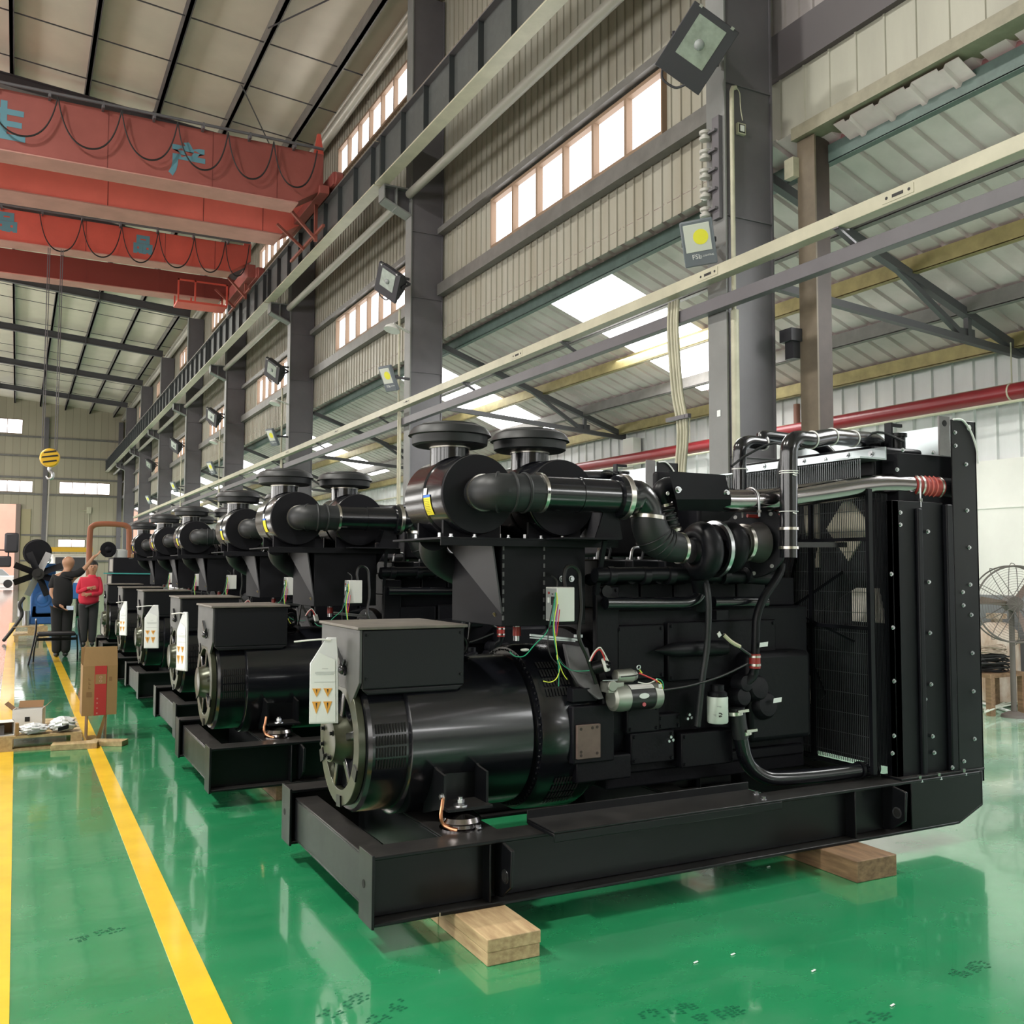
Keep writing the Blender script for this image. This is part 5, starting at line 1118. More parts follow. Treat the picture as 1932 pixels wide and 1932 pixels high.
# ================================================================== DOCUMENT POUCH ON THE NEAREST TERMINAL BOX
def pouch(c, n, lab, tall=.40, w=.135):
    c, n = V(c), V(n).normalized(); u = V((0,0,1)); r = u.cross(n).normalized()
    t = thing('hanging_document_pouch', lab, 'pouch', c, 'document pouches on the alternators')
    out = [(-.5,-.5),(.5,-.5),(.46,.30),(.40,.5),(.06,.5),(-.10,.42),(-.5,.20)]
    b = MB(); b.poly3([c+r*(a*w)+u*(bb*tall) for a, bb in out], -n*.014); pb = b.build('bag', SHEET, t, bevel=.003)
    b = MB(); b.poly3([c+r*(a*w)+u*(bb*tall)+n*.002 for a, bb in ((-.47,-.48),(.40,-.48),(.36,.24),(-.20,.33),(-.47,.17))], n*.001); pp = b.build('manual_page', WHP, pb)
    for i, x in enumerate((-.26,.12)):
        for z, hh, m_ in ((-.30,.13,ORG),(-.13,.09,ORG)):
            pc = c+r*(x*w)+u*(z*tall)+n*.004; b = MB(); q = tall
            b.poly3([pc+r*(-.15*w)+u*(hh*.45*q), pc+r*(.15*w)+u*(hh*.45*q), pc-u*(hh*.65*q)], n*.001); tri = b.build('warning_triangle', m_, pp)
            b = MB(); b.poly3([pc+r*(-.025*w)+u*(hh*.35*q)+n*.001, pc+r*(.025*w)+u*(hh*.35*q)+n*.001, pc-u*(hh*.2*q)+n*.001], n*.001); b.build('warning_symbol', INK, tri)
    b = MB()
    for z, l in ((.10,.34),(.085,.34),(.07,.30),(-.015,.36),(.14,.1)): b.obox(c+r*(.02*w)+u*(z*tall)+n*.0035, r*(l*w), u*.0012, n*.0004)
    b.build('page_print', mat('print_grey', (.45,.48,.48), .6), pp)
    b = MB(); b.tube([c+r*(.2*w)+u*(.47*tall), c+r*(-.2*w)+u*(.48*tall), c+r*(-1.05*w)+u*(.455*tall)], .0045, 6, 4); b.build('zip_tie', WHT, t)
    return t
pc_ = at(612,1284,Y=4.42); pouch(pc_, (-.30,-.95,0), 'white document pouch with orange warning triangles on the nearest alternator')
pouch((1.07,7.22,1.02), (-.9,-.4,0), 'white document pouch hanging edge-on at the second alternator', .42, .13)
pouch((1.13,9.45,1.0), (-.4,-.9,0), 'crumpled white document pouch hanging at the third alternator')
pouch((1.13,12.1,.95), (-.8,-.55,0), 'white document pouch hanging at the fourth alternator', .40, .12)
# ================================================================== PALLET WITH PARTS, CARTONS, OFFCUTS
t = thing('wooden_pallet', 'low pine pallet carrying small boxes, at the left edge', 'pallet', (-.3,9.6,0), 'wooden pallets')
for i in range(6): MB().box(-1.1,.545,9.15+.16*i,9.15+.16*i+.14,.105,.125).build('deck_board', PLY, t)
for x in (-.5,-.045,.49):
    for yy in (9.15,9.95): MB().box(x-.16 if x < .2 else x-.03,x+.06,yy,yy+.1,.018,.105).build('pallet_block', PLY, t)
MB().box(-1.1,.545,9.15,9.25,.0,.018).build('runner', PLY, t); MB().box(-1.1,.545,9.95,10.05,.0,.018).build('runner', PLY, t)
def obox_(cx, cyy, w, d, h, z, a, name, m, lab, cat, grp=None, open_=None):
    ca, sa = math.cos(a), math.sin(a); th = .004
    def W(x, y, zz): return V((cx+x*ca-y*sa, cyy+x*sa+y*ca, z+zz))
    t = thing(name, lab, cat, (cx,cyy,z), grp)
    ux, uy = V((ca,sa,0)), V((-sa,ca,0)); b = MB()
    def slab(x, y, zz, hx, hy, hz): b.obox(W(x,y,zz), ux*hx, uy*hy, V((0,0,hz)))
    slab(0,0,th/2,w/2,d/2,th/2)
    if open_ != 'front': slab(0,-d/2+th/2,h/2,w/2,th/2,h/2)
    slab(0,d/2-th/2,h/2,w/2,th/2,h/2); slab(-w/2+th/2,0,h/2,th/2,d/2,h/2); slab(w/2-th/2,0,h/2,th/2,d/2,h/2)
    if open_ != 'top': slab(0,0,h-th/2,w/2,d/2,th/2)
    b.build('carton_body', m, t)
    return t, W, ux, uy
t, W, ux, uy = obox_(-.075,9.28,.19,.16,.115,.125,.1,'small_carton',WHT,'small white carton lying with its open brown end forward on the pallet','box','cartons on the pallet','front')
b = MB(); b.obox(W(0,.06,.055), ux*.088, uy*.002, V((0,0,.05))); b.build('inner_face', CARDI, t)
b = MB(); b.obox(W(.11,-.10,.055), ux*.012, uy*.03, V((0,0,.05))); b.build('flap', CARD, t); b = MB(); b.obox(W(-.02,-.02,.045), ux*.04, uy*.03, V((0,0,.04))); b.build('inner_part', COLM, t)
t, W, ux, uy = obox_(.14,9.62,.24,.20,.17,.125,-.15,'small_carton',WHT,'open-topped white carton with brown flaps, in the middle of the pallet','box','cartons on the pallet','top')
for (x, y, hx, hy, tx, ty) in ((-.15,0,.035,.09,-.5,0),(.14,0,.035,.09,.6,0),(0,.12,.1,.03,0,.5)):
    b = MB(); b.obox(W(x,y,.19), ux*hx+V((0,0,hx*(-1 if x<0 else 1)*.9 if x else 0)), uy*hy+V((0,0,hy*.9 if y else 0)), V((0,0,.0015))); b.build('flap', CARDI, t)
b = MB(); b.obox(W(.0,-.1025,.085), ux*.02, uy*.001, V((0,0,.02))); b.build('square_window', INK, t)
t, W, ux, uy = obox_(-.33,9.35,.34,.22,.075,.125,.0,'flat_carton',WHT,'flat white carton at the left edge of the pallet','box','cartons on the pallet')
def bag(c, sx, sy, sz, name, m, lab, inner):
    t = thing(name, lab, 'bag', c, 'plastic bags on the pallet'); b = MB(); n, m_ = 22, 12; vs = []
    for k in range(m_+1):
        for i in range(n):
            a, p = 2*PI*i/n, PI*k/m_; f = 1+.16*math.sin(5*a+3*k)+random.uniform(-.08,.08)
            vs.append((c[0]+sx*math.sin(p)*math.cos(a)*f, c[1]+sy*math.sin(p)*math.sin(a)*f, c[2]+sz*(1-math.cos(p))*.5*(1+.1*math.sin(3*a))))
    b.add(vs, [(k*n+i,(k+1)*n+i,(k+1)*n+(i+1)%n,k*n+(i+1)%n) for k in range(m_) for i in range(n)]); o = b.build('film', m, t, ang=15)
    b = MB(); b.obox(V(c)+V((0,-sy*.95,sz*.35)), (sx*.4,0,.01), (0,.01,0), (0,0,sz*.13)); b.build('part_inside', inner, t)
bag((.17,9.22,.125),.115,.08,.085,'plastic_bag',SHEET,'clear plastic bag with pale parts on the pallet beside the small carton',GRYI)
bag((.40,9.24,.125),.105,.08,.12,'plastic_bag',SHEET,'crumpled clear plastic bag with dark parts at the right end of the pallet',KS)
# tall carton
t = thing('tall_carton', 'tall brown cardboard carton with a red printed stripe, standing open', 'box', (.76,9.62,0))
p0, p1 = V((.535,9.42,0)), V((.845,9.42,0)); zb_, zt_ = .22, .83
b = MB(); b.box(.555,.845,9.42,9.425,zb_,zt_-.17); b.poly3([(.555,9.42,zt_-.17),(.845,9.42,zt_-.17),(.84,9.45,zt_),(.575,9.45,zt_)], (0,.005,0)); b.box(.84,.845,9.425,9.72,zb_,zt_-.17); b.box(.555,.56,9.425,9.72,zb_,zt_-.17); b.box(.555,.845,9.72,9.725,zb_,zt_-.02)
b.box(.60,.61,9.43,9.70,0,zb_); b.box(.76,.765,9.43,9.70,0,zb_); b.poly3([(.68,9.46,0),(.72,9.46,0),(.76,9.43,zb_),(.74,9.43,zb_)], (0,.006,0)); cbx = b.build('carton_body', CARD, t)
b = MB(); b.box(.655,.755,9.4165,9.42,zb_-.0,zt_-.18); b.box(.655,.755,9.4165,9.42,zt_-.18,zt_-.17); st_ = b.build('red_stripe', CREDP, cbx)
b = MB(); b.box(.66,.75,9.4155,9.4165,.50,.585); b.build('stripe_panel', CARD, st_)
b = MB()
for z in (.525,.56): b.ring((.705,9.414,z), (0,1,0), .008, .012, .002, 14)
for z in (.24,.285,.33,.37): b.ring((.68,9.414,z), (0,1,0), .004, .007, .002, 12)
b.build('stripe_marks', mat('pale_print', (.55,.30,.24), .6), st_)
b = MB()
for z, w in ((.545,.02),(.51,.018),(.47,.02)): b.box(.615-w/2,.615+w/2,9.4185,9.42,z-.012,z-.006); b.box(.615-w/2,.615-w/2+.004,9.4185,9.42,z-.012,z+.012)
b.build('carton_print', mat('faint_print', (.22,.12,.05), .7), cbx)
b = MB(); b.box(.59,.635,9.4185,9.42,.385,.43); b.build('carton_print', mat('faint_print', (.22,.12,.05), .7), cbx)
b = MB(); b.box(.775,.80,9.4185,9.42,.52,.56)
b.build('carton_print', mat('faint_print', (.22,.12,.05), .7), cbx)
for (px, py, w, l, h, a, lab) in ((142,1414,.36,.16,.05,-.15,'flat timber offcut lying on the yellow line'),(205,1408,.30,.13,.045,-.5,'second flat timber offcut beside the tall carton')):
    c = at(px,py,Z=0); ca, sa = math.cos(a), math.sin(a); b = MB(); b.obox(c+V((0,.06,h/2)), (w/2*ca,w/2*sa,0), (-l/2*sa,l/2*ca,0), (0,0,h/2)); solo(b, 'timber_offcut', PLY, lab, 'plank', 'timber offcuts by the pallet', bevel=.003)
# scraps of paper on the floor
for i, (px, py) in enumerate(((1313,1815),(1383,1800),(1535,1831),(1450,1635),(1684,1896))):
    c = at(px,py,Z=.0035); solo(MB().obox(c, (.012,.003,0), (0,.004,0), (0,0,.001)), 'paper_scrap', WHP, ['small white scrap on the green floor, left of the pair before the skid','small white scrap on the green floor, right of the pair before the skid','tiny white scrap alone on the green floor toward the right','white scrap under the edge of the nearest skid','pale scrap near the lower right shoe prints'][i], 'scrap', 'paper scraps')
# ================================================================== CHAIR
ch = at(108,1250,Z=0); CX, CYY = .62, 17.3
t = thing('armchair', 'black padded metal chair with bent tube arms, standing in the aisle', 'chair', (CX,CYY,0))
b = MB(); b.box(CX-.29,CX+.27,CYY-.25,CYY+.25,.44,.49); b.build('seat', KM, t, bevel=.02)
for s in (-1,1):
    x = CX+s*.31; b = MB(); b.tube([(x+s*.10,CYY-.30,.0),(x+s*.03,CYY-.18,.35),(x,CYY-.10,.56),(x,CYY-.02,.66),(x,CYY+.15,.69),(x,CYY+.27,.69)], .014, 8, 5); b.build('arm_tube', KS, t)
    b = MB(); b.tube([(x+s*.02,CYY+.33,.0),(x+s*.01,CYY+.22,.22),(x-s*.02,CYY-.05,.44)], .013, 8, 4); b.build('leg', KS, t)
b = MB(); b.bar((CX-.3,CYY-.16,.40),(CX+.3,CYY-.16,.40),.022); b.bar((CX-.31,CYY+.1,.36),(CX+.31,CYY+.1,.36),.02); b.build('stretcher', KS, t)
b = MB(); b.obox((CX,CYY-.30,.70), (.25,0,0), (0,.015,0), (0,-.02,.0)) ; b = None
# ================================================================== PEOPLE (bodies are one skin surface, clothes are children)
def skinned(name, nodes, edges, m, parent, sub=2):
    me = bpy.data.meshes.new(name); ks = list(nodes); idx = {k: i for i, k in enumerate(ks)}
    root = parent
    while root is not None and root.parent is not None: root = root.parent
    o = root.location if root is not None else V((0,0,0))
    me.from_pydata([V(nodes[k][0])-o for k in ks], [(idx[a], idx[b]) for a, b in edges], [])
    ob = bpy.data.objects.new(name, me); COL.objects.link(ob); ob.parent = parent
    md = ob.modifiers.new('skin', 'SKIN'); md.use_smooth_shade = True
    for i, k in enumerate(ks):
        r = nodes[k][1]; me.skin_vertices[0].data[i].radius = r if isinstance(r, tuple) else (r, r)
        me.skin_vertices[0].data[i].use_root = (i == 0)
    s = ob.modifiers.new('sub', 'SUBSURF'); s.levels = sub; s.render_levels = sub
    bpy.context.view_layer.update()
    dg = bpy.context.evaluated_depsgraph_get(); ev = bpy.data.meshes.new_from_object(ob.evaluated_get(dg))
    ob.modifiers.clear(); ob.data = ev; ev.materials.clear(); ev.materials.append(m)
    ev.polygons.foreach_set('use_smooth', [True]*len(ev.polygons))
    return ob
def hand(nodes, edges, wrist, tip_dir, side, s=1.0, tag_='R'):
    """palm and five unequal, slightly curled fingers grown from the wrist node"""
    w = V(nodes[wrist][0]); d = V(tip_dir).normalized(); sd = V(side).normalized(); nrm_ = d.cross(sd)
    p = tag_+'palm'; nodes[p] = (w+d*.055*s, (.030*s,.018*s)); edges.append((wrist,p))
    for i, (off, ln) in enumerate(((-.030,.075),(-.010,.085),(.010,.080),(.028,.062))):
        a, b, c = f'{tag_}f{i}a', f'{tag_}f{i}b', f'{tag_}f{i}c'
        nodes[a] = (w+d*.095*s+sd*off*s, .0095*s); nodes[b] = (w+d*(.095+ln*.5)*s+sd*off*s*1.1+nrm_*.012*s, .0085*s); nodes[c] = (w+d*(.095+ln*.9)*s+sd*off*s*1.1+nrm_*.035*s, .007*s)
        edges += [(p,a),(a,b),(b,c)]
    nodes[tag_+'t1'] = (w+d*.045*s-sd*.04*s, .011*s); nodes[tag_+'t2'] = (w+d*.085*s-sd*.055*s+nrm_*.01*s, .009*s); edges += [(p,tag_+'t1'),(tag_+'t1',tag_+'t2')]
def Pm(px, py, Y=18.3): return at(px, py, Y=Y)
YM = 18.3; o_ = V((.72,YM,0))
t = thing('person', 'bald person in black t-shirt and trousers seen from behind, arm raised', 'person', o_, 'people by the machines')
nd, ed = {}, []
nd['pelvis'] = (V((.72,YM,.92)), (.150,.11)); nd['belly'] = (V((.72,YM,1.10)), (.15,.115)); nd['chest'] = (V((.735,YM,1.30)), (.165,.11)); nd['neckb'] = (V((.775,YM,1.46)), (.07,.065)); nd['neck'] = (V((.79,YM,1.50)), .064); nd['jaw'] = (V((.80,YM+.02,1.555)), (.080,.090)); nd['head'] = (V((.80,YM+.005,1.63)), (.104,.116)); nd['crown'] = (V((.80,YM,1.685)), (.090,.10)); nd['top'] = (V((.80,YM,1.735)), .04)
ed += [('pelvis','belly'),('belly','chest'),('chest','neckb'),('neckb','neck'),('neck','jaw'),('jaw','head'),('head','crown'),('crown','top')]
nd['shL'] = (V((.60,YM,1.37)), .062); nd['elL'] = (V((.545,YM-.05,1.09)), .043); nd['wrL'] = (V((.69,YM-.16,.90)), .028); ed += [('chest','shL'),('shL','elL'),('elL','wrL')]
nd['shR'] = (V((.92,YM,1.40)), .062); nd['elR'] = (V((1.06,YM-.02,1.52)), .043); nd['wrR'] = (V((1.20,YM-.02,1.73)), .028); ed += [('chest','shR'),('shR','elR'),('elR','wrR')]
hand(nd, ed, 'wrL', (.6,-.3,-.75), (0,1,-.2), .9, 'L'); hand(nd, ed, 'wrR', (.75,.2,.5), (0,1,.3), .9, 'R')
for s, x in (('l',.66),('r',.79)):
    nd['hip'+s] = (V((x,YM,.82)), .085); nd['kn'+s] = (V((x+(.01 if s=='r' else .0),YM-.01,.48)), .056); nd['an'+s] = (V((x,YM+.02,.09)), .037); nd['toe'+s] = (V((x+(.02 if s=='r' else -.02),YM+.15,.03)), .028)
    ed += [('pelvis','hip'+s),('hip'+s,'kn'+s),('kn'+s,'an'+s),('an'+s,'toe'+s)]
man = skinned('body', nd, ed, SKIN, t)
for s in (-1,1): MB().ball((.80+s*.084,YM+.0,1.615), .022, 10, 8, (.45,.7,1.2)).build('ear', SKIN, man)
b = MB(); b.ball((.80,YM+.108,1.61), .017, 8, 6, (.8,1,1.3)); b.build('nose', SKIN, man)
for s in (-1,1): b = MB(); b.ball((.80+s*.034,YM+.092,1.64), .010, 8, 6); b.build('eye', WHP, man)
b = MB(); b.ball((.80,YM+.095,1.565), .018, 8, 6, (1.3,.4,.35)); b.build('mouth', mat('lip', (.3,.09,.07), .5), man)
sh = {}; se = []
sh['b'] = (V((.72,YM,.80)), (.235,.185)); sh['c'] = (V((.722,YM,1.08)), (.235,.185)); sh['d'] = (V((.735,YM,1.30)), (.225,.165)); sh['e'] = (V((.765,YM,1.42)), (.125,.09)); sh['f'] = (V((.78,YM,1.475)), (.075,.07))
sh['l'] = (V((.59,YM,1.37)), .078); sh['l2'] = (V((.545,YM-.035,1.16)), .070); sh['r'] = (V((.925,YM,1.41)), .080); sh['r2'] = (V((1.06,YM-.02,1.52)), .064)
se += [('b','c'),('c','d'),('d','e'),('e','f'),('d','l'),('l','l2'),('e','r'),('r','r2')]
skinned('tshirt', sh, se, SHIRT, t)
tr_ = {}; te = []
tr_['p'] = (V((.72,YM,1.0)), (.19,.15)); 
for s, x in (('l',.655),('r',.795)):
    tr_['h'+s] = (V((x,YM,.80)), .125); tr_['k'+s] = (V((x,YM-.01,.48)), .10); tr_['a'+s] = (V((x,YM+.01,.05)), .080); te += [('p','h'+s),('h'+s,'k'+s),('k'+s,'a'+s)]
skinned('trousers', tr_, te, SHIRT, t)
for s, x in (('l',.655),('r',.795)): b = MB(); b.ball((x,YM+.06,.05), .05, 14, 8, (.95,2.4,1)); b.build('shoe', INK, t)
solo(MB().obox(Pm(132,1147,18.1), (.055,0,.0), (0,.012,0), (0,0,.035)), 'phone', mat('phone_pale', (.6,.7,.85), .3), 'small pale phone in the lowered hand of the person in black', 'phone')  # flat pale colour, no emission
YR = 20.6; xr_ = at(168,1100,Y=YR).x
t = thing('person', 'person in bright red long-sleeved shirt and dark trousers, arms folded', 'person', (xr_,YR,0), 'people by the machines')
nd, ed = {}, []
def A(n, x, y, z, r): nd[n] = (V((xr_+x,YR+y,z)), r)
A('pelvis',0,0,.90,(.14,.10)); A('belly',0,0,1.06,(.13,.10)); A('chest',.02,0,1.24,(.15,.10)); A('neckb',.05,0,1.38,(.065,.06)); A('neck',.06,-.01,1.42,.056); A('jaw',.06,-.03,1.475,(.072,.082)); A('head',.06,-.02,1.545,(.094,.106)); A('crown',.06,0,1.605,(.080,.09)); A('top',.06,0,1.65,.035)
ed += [('pelvis','belly'),('belly','chest'),('chest','neckb'),('neckb','neck'),('neck','jaw'),('jaw','head'),('head','crown'),('crown','top')]
A('shL',-.12,0,1.30,.058); A('elL',-.20,-.06,1.06,.040); A('wrL',-.02,-.18,1.14,.027); A('shR',.18,0,1.30,.058); A('elR',.20,-.10,1.04,.040); A('wrR',.0,-.22,1.02,.027)
ed += [('chest','shL'),('shL','elL'),('elL','wrL'),('chest','shR'),('shR','elR'),('elR','wrR')]
hand(nd, ed, 'wrL', (1,-.1,.1), (0,0,1), .85, 'L'); hand(nd, ed, 'wrR', (-1,0,0), (0,0,1), .85, 'R')
for s, x in (('l',-.07),('r',.08)):
    A('hip'+s,x,0,.80,.08); A('kn'+s,x,-.01,.46,.053); A('an'+s,x,.01,.08,.036); A('toe'+s,x,-.13,.03,.027); ed += [('pelvis','hip'+s),('hip'+s,'kn'+s),('kn'+s,'an'+s),('an'+s,'toe'+s)]
pr_ = skinned('body', nd, ed, SKIN, t)
b = MB(); b.ball((xr_+.06,YR+.025,1.59), .112, 16, 12, (.9,1.0,.85)); b.build('hair', HAIR, pr_)
b = MB(); b.ball((xr_+.05,YR-.118,1.53), .015, 8, 6); b.build('nose', SKIN, pr_)
for s in (-1,1): b = MB(); b.ball((xr_+.06+s*.030,YR-.100,1.555), .010, 8, 6); b.build('eye', INK, pr_)
b = MB(); b.ball((xr_+.055,YR-.100,1.485), .016, 8, 6, (1.3,.4,.35)); b.build('mouth', mat('lip', (.3,.09,.07), .5), pr_)
nd2, ed2 = {}, []
def A2(n, x, y, z, r): nd2[n] = (V((xr_+x,YR+y,z)), r)
A2('b',0,0,.76,(.225,.18)); A2('c',0,0,1.03,(.20,.16)); A2('d',.02,0,1.24,(.205,.15)); A2('e',.045,0,1.35,(.11,.08)); A2('f',.055,0,1.41,(.062,.06)); A2('l',-.13,0,1.30,.07); A2('l2',-.20,-.06,1.05,.056); A2('l3',-.03,-.18,1.14,.042); A2('r',.18,0,1.30,.07); A2('r2',.21,-.10,1.03,.056); A2('r3',.03,-.22,1.02,.042)
skinned('red_shirt', nd2, [('b','c'),('c','d'),('d','e'),('e','f'),('d','l'),('l','l2'),('l2','l3'),('d','r'),('r','r2'),('r2','r3')], REDS, t)
nd2, ed2 = {}, []
A2('p',0,0,.96,(.175,.14))
for s, x in (('l',-.075),('r',.085)): A2('h'+s,x,0,.78,.115); A2('k'+s,x,-.01,.46,.092); A2('a'+s,x,.0,.05,.075); ed2 += [('p','h'+s),('h'+s,'k'+s),('k'+s,'a'+s)]
skinned('trousers', nd2, ed2, PANT, t)
for x in (-.075,.085): b = MB(); b.ball((xr_+x,YR-.05,.045), .045, 12, 8, (.95,2.4,1)); b.build('shoe', INK, t)
# ================================================================== BLUE ENGINE ON A PALLET WITH ITS FAN
YE = 22.6; fc = at(72,1083,Y=YE)
t = thing('blue_diesel_engine', 'blue diesel engine with black eight-blade fan, hung from the crane sling', 'engine', (fc.x,YE,.30))
b = MB(); b.box(fc.x-.12,fc.x+.33,YE+.25,YE+1.3,.45,1.35); b.box(fc.x-.02,fc.x+.36,YE+.22,YE+.5,.55,1.0); b.prism([(fc.x-.15,.32),(fc.x+.40,.32),(fc.x+.36,.74),(fc.x-.10,.74)], 'y', YE+.25, YE+1.25); en = b.build('engine_block', BLUE, t, bevel=.03)
b = MB(); b.ring((fc.x+.10,YE+.2,.86), (0,1,0), .11, .16, .05, 30); b.lathe((fc.x+.10,YE+.19,.86), (0,1,0), [(0,.07),(.02,.11),(.06,.11)], 24); b.build('pump_flange', BLUE, en)
b = MB(); b.box(fc.x-.05,fc.x+.35,YE+.3,YE+1.2,1.35,1.62); b.build('rocker_cover', BLUE, en, bevel=.02)
b = MB(); b.lathe((fc.x-.02,YE+.25,1.86), (0,1,0), [(0,.0),(.001,.25),(.02,.27),(.5,.27),(.52,.2)], 36); b.ring((fc.x-.02,YE+.5,1.86), (0,1,0), .26, .285, .03, 36); b.build('air_filter', KM, t)
b = MB(); b.cyl((fc.x,YE-.05,fc.z),(fc.x,YE+.25,fc.z),.12,n=24); b.cyl((fc.x,YE-.09,fc.z),(fc.x,YE-.05,fc.z),.05,n=18); fn = b.build('fan_hub', INK, t)
for i in range(8):
    a = 2*PI*i/8+.38; c, s = math.cos(a), math.sin(a); b = MB(); b.obox((fc.x+.29*c,YE,fc.z+.29*s), (.20*c,0,.20*s), V((-.065*s,.05,.065*c)), (0,.004,0)); b.build('fan_blade', GRY if i in (1,5) else KS, fn)
b = MB(); b.tube([(fc.x-.25,YE+.1,.9),(fc.x-.33,YE,.75),(fc.x-.28,YE,.55),(fc.x-.42,YE-.25,.30),(fc.x-.60,YE-.5,.05)], .035, 8, 6); b.build('hose', INK, t)
b = MB(); b.cyl((fc.x-.32,YE+.2,.50),(fc.x-.32,YE+.2,.82),.05,n=14); b.cyl((fc.x-.20,YE+.2,.3),(fc.x-.20,YE+.2,.62),.07,n=14); b.build('filter_can', BOLT, t)
b = MB(); b.torus((fc.x+.16,YE+.3,1.70),(0,1,0),.07,.02,20,8); b.bar((fc.x+.16,YE+.3,1.75),(fc.x+.2,YE+.6,1.98),.03); b.build('lifting_shackle', BOLT, t)
t = thing('wooden_pallet', 'pine pallet stacked with boards under the blue engine', 'pallet', (.45,23,0), 'wooden pallets')
for i in range(7): MB().box(-.02,1.0,22.25+.17*i,22.25+.17*i+.14,.13,.15).build('deck_board', PLY, t)
for x in (.0,.46,.92): MB().box(x,x+.08,22.25,23.4,.0,.13).build('runner', PLY, t)
MB().box(.25,.62,22.3,22.9,.15,.30).build('crate', PLY, t); MB().obox((.25,22.5,.307),(.28,0,.0),(0,.2,0),(0,0,.006)).build('loose_board', PLY, t)
solo(MB().box(.86,1.12,23.5,24.1,0,.55).box(.84,1.14,23.5,23.52,.55,.6), 'paper_sack', mat('white_sack', (.62,.57,.62), .7), 'white paper sack standing on the floor between the two people', 'sack')
# stacked black cabinets past the last generator, light on their left ends painted as pale plates
t = thing('cabinet_stack', 'tall stack of black steel cabinets with left ends painted as if lit, behind the generators', 'cabinet', (1.75,18.6,0))
for z0, z1, dx in ((.0,.30,.0),(.32,.60,.05),(.62,1.18,.12),(1.20,1.42,.14),(1.44,1.72,.16)):
    b = MB(); b.box(1.36+dx,2.35,18.25,19.3,z0,z1); c = b.build('cabinet', KM, t, bevel=.004); b = MB(); b.box(1.352+dx,1.36+dx,18.32,18.95,z0+.03,z1-.03); b.build('end_plate', mat('lit_end_face', (.34,.32,.28), .5), c)
b = MB(); b.bar((1.36,18.24,1.44),(2.2,18.24,1.43),.022,.022); b.build('green_strip', mat('teal_tube', (.06,.30,.28), .3), t)
solo(MB().lathe((1.66,18.6,1.722), (0,0,1), [(0,.12),(.13,.12),(.14,.10),(.15,.05)], 28), 'grey_drum', mat('pale_grey_plastic', (.42,.44,.43), .5), 'pale grey round tub lying on top of the black cabinets', 'tub')
solo(MB().lathe((1.44,18.45,1.86), (.2,-1,0), [(0,.13),(.02,.14),(.03,.10),(.02,.06),(.05,.02)], 28).box(1.40,1.50,18.40,18.52,1.722,1.80), 'round_air_filter', KM, 'small round black filter on top of the black cabinets', 'filter')
solo(MB().box(1.86,2.05,18.6,18.8,1.722,1.79), 'brown_box', CARD, 'small brown box on top of the black cabinets beside the grey tub', 'box')
# rust-red pipe arch, truck, mirrors
YPp = 27.0; a0, a1 = at(169,1035,Y=YPp), at(243,1040,Y=YPp); zt2 = at(205,989,Y=YPp).z
solo(MB().tube([(a0.x,YPp,0),(a0.x,YPp,1.2),(a0.x,YPp,zt2-.28),(a0.x+.06,YPp,zt2-.06),(a0.x+.25,YPp,zt2),(a1.x-.3,YPp,zt2),(a1.x-.06,YPp,zt2-.05),(a1.x,YPp,zt2-.28),(a1.x,YPp,1.2),(a1.x,YPp,0)], .072, 18, 6), 'rusty_pipe', RUST, 'arched rust-brown pipe rising behind the row of generators', 'pipe')
yt = 33; tx0, tx1 = at(98,1040,Y=yt).x, at(168,1040,Y=yt).x
t = thing('truck', 'white and blue truck with a yellow bar parked at the far end', 'truck', ((tx0+tx1)/2,yt,0))
b = MB(); b.box(tx0,tx1,yt,yt+2.2,.55,1.95); cabn = b.build('cab', WHT, t, bevel=.06)
b = MB(); b.box(tx0+.1,tx1-.1,yt-.01,yt,1.42,1.85); b.build('windscreen', LAMPB, cabn); b = MB(); b.box(tx0-.05,tx1+.05,yt-.05,yt+.2,.55,1.05); b.build('bumper', BLUE, cabn, bevel=.03)
b = MB(); b.box(tx0-.12,tx1+.1,yt-.1,yt+.05,2.02,2.16); b.build('yellow_bar', mat('machine_yellow', (.60,.36,.03), .45), t)
for s in (0,1): b = MB(); x = (tx0+.1,tx1-.3)[s]; b.cyl((x,yt+.5,.38),(x+.2,yt+.5,.38),.38,n=24); b.build('wheel', INK, t)
for s in (0,1): b = MB(); x = (tx0+.15,tx1-.15)[s]; b.cyl((x,yt-.055,1.16),(x,yt-.03,1.16),.07,n=14); b.build('tail_lamp', RED, t)
ymr = 20.; m0 = at(22,1036,Y=ymr)
t = thing('vehicle_mirror', 'pair of large black vehicle mirrors reaching in from the left edge', 'mirror', (m0.x-.9,ymr,0))
q0, q1 = at(9,1005,Y=ymr), at(35,1043,Y=ymr); b = MB(); b.box(q0.x,q1.x,ymr-.06,ymr+.04,q1.z,q0.z); b.build('mirror_head', LAMPB, t, bevel=.04)
q0, q1 = at(0,1049,Y=ymr), at(21,1070,Y=ymr); b = MB(); b.box(q0.x-.05,q1.x,ymr-.06,ymr+.04,q1.z,q0.z); b.build('mirror_head', LAMPB, t, bevel=.03)
b = MB(); b.bar((m0.x-.05,ymr,m0.z-.2),(m0.x-.05,ymr,m0.z+.1),.025); b.bar((m0.x-.9,ymr,m0.z-.02),(m0.x-.05,ymr,m0.z-.02),.025); b.bar((m0.x-.9,ymr,0),(m0.x-.9,ymr,m0.z),.04); b.build('mirror_arm', LAMPB, t)
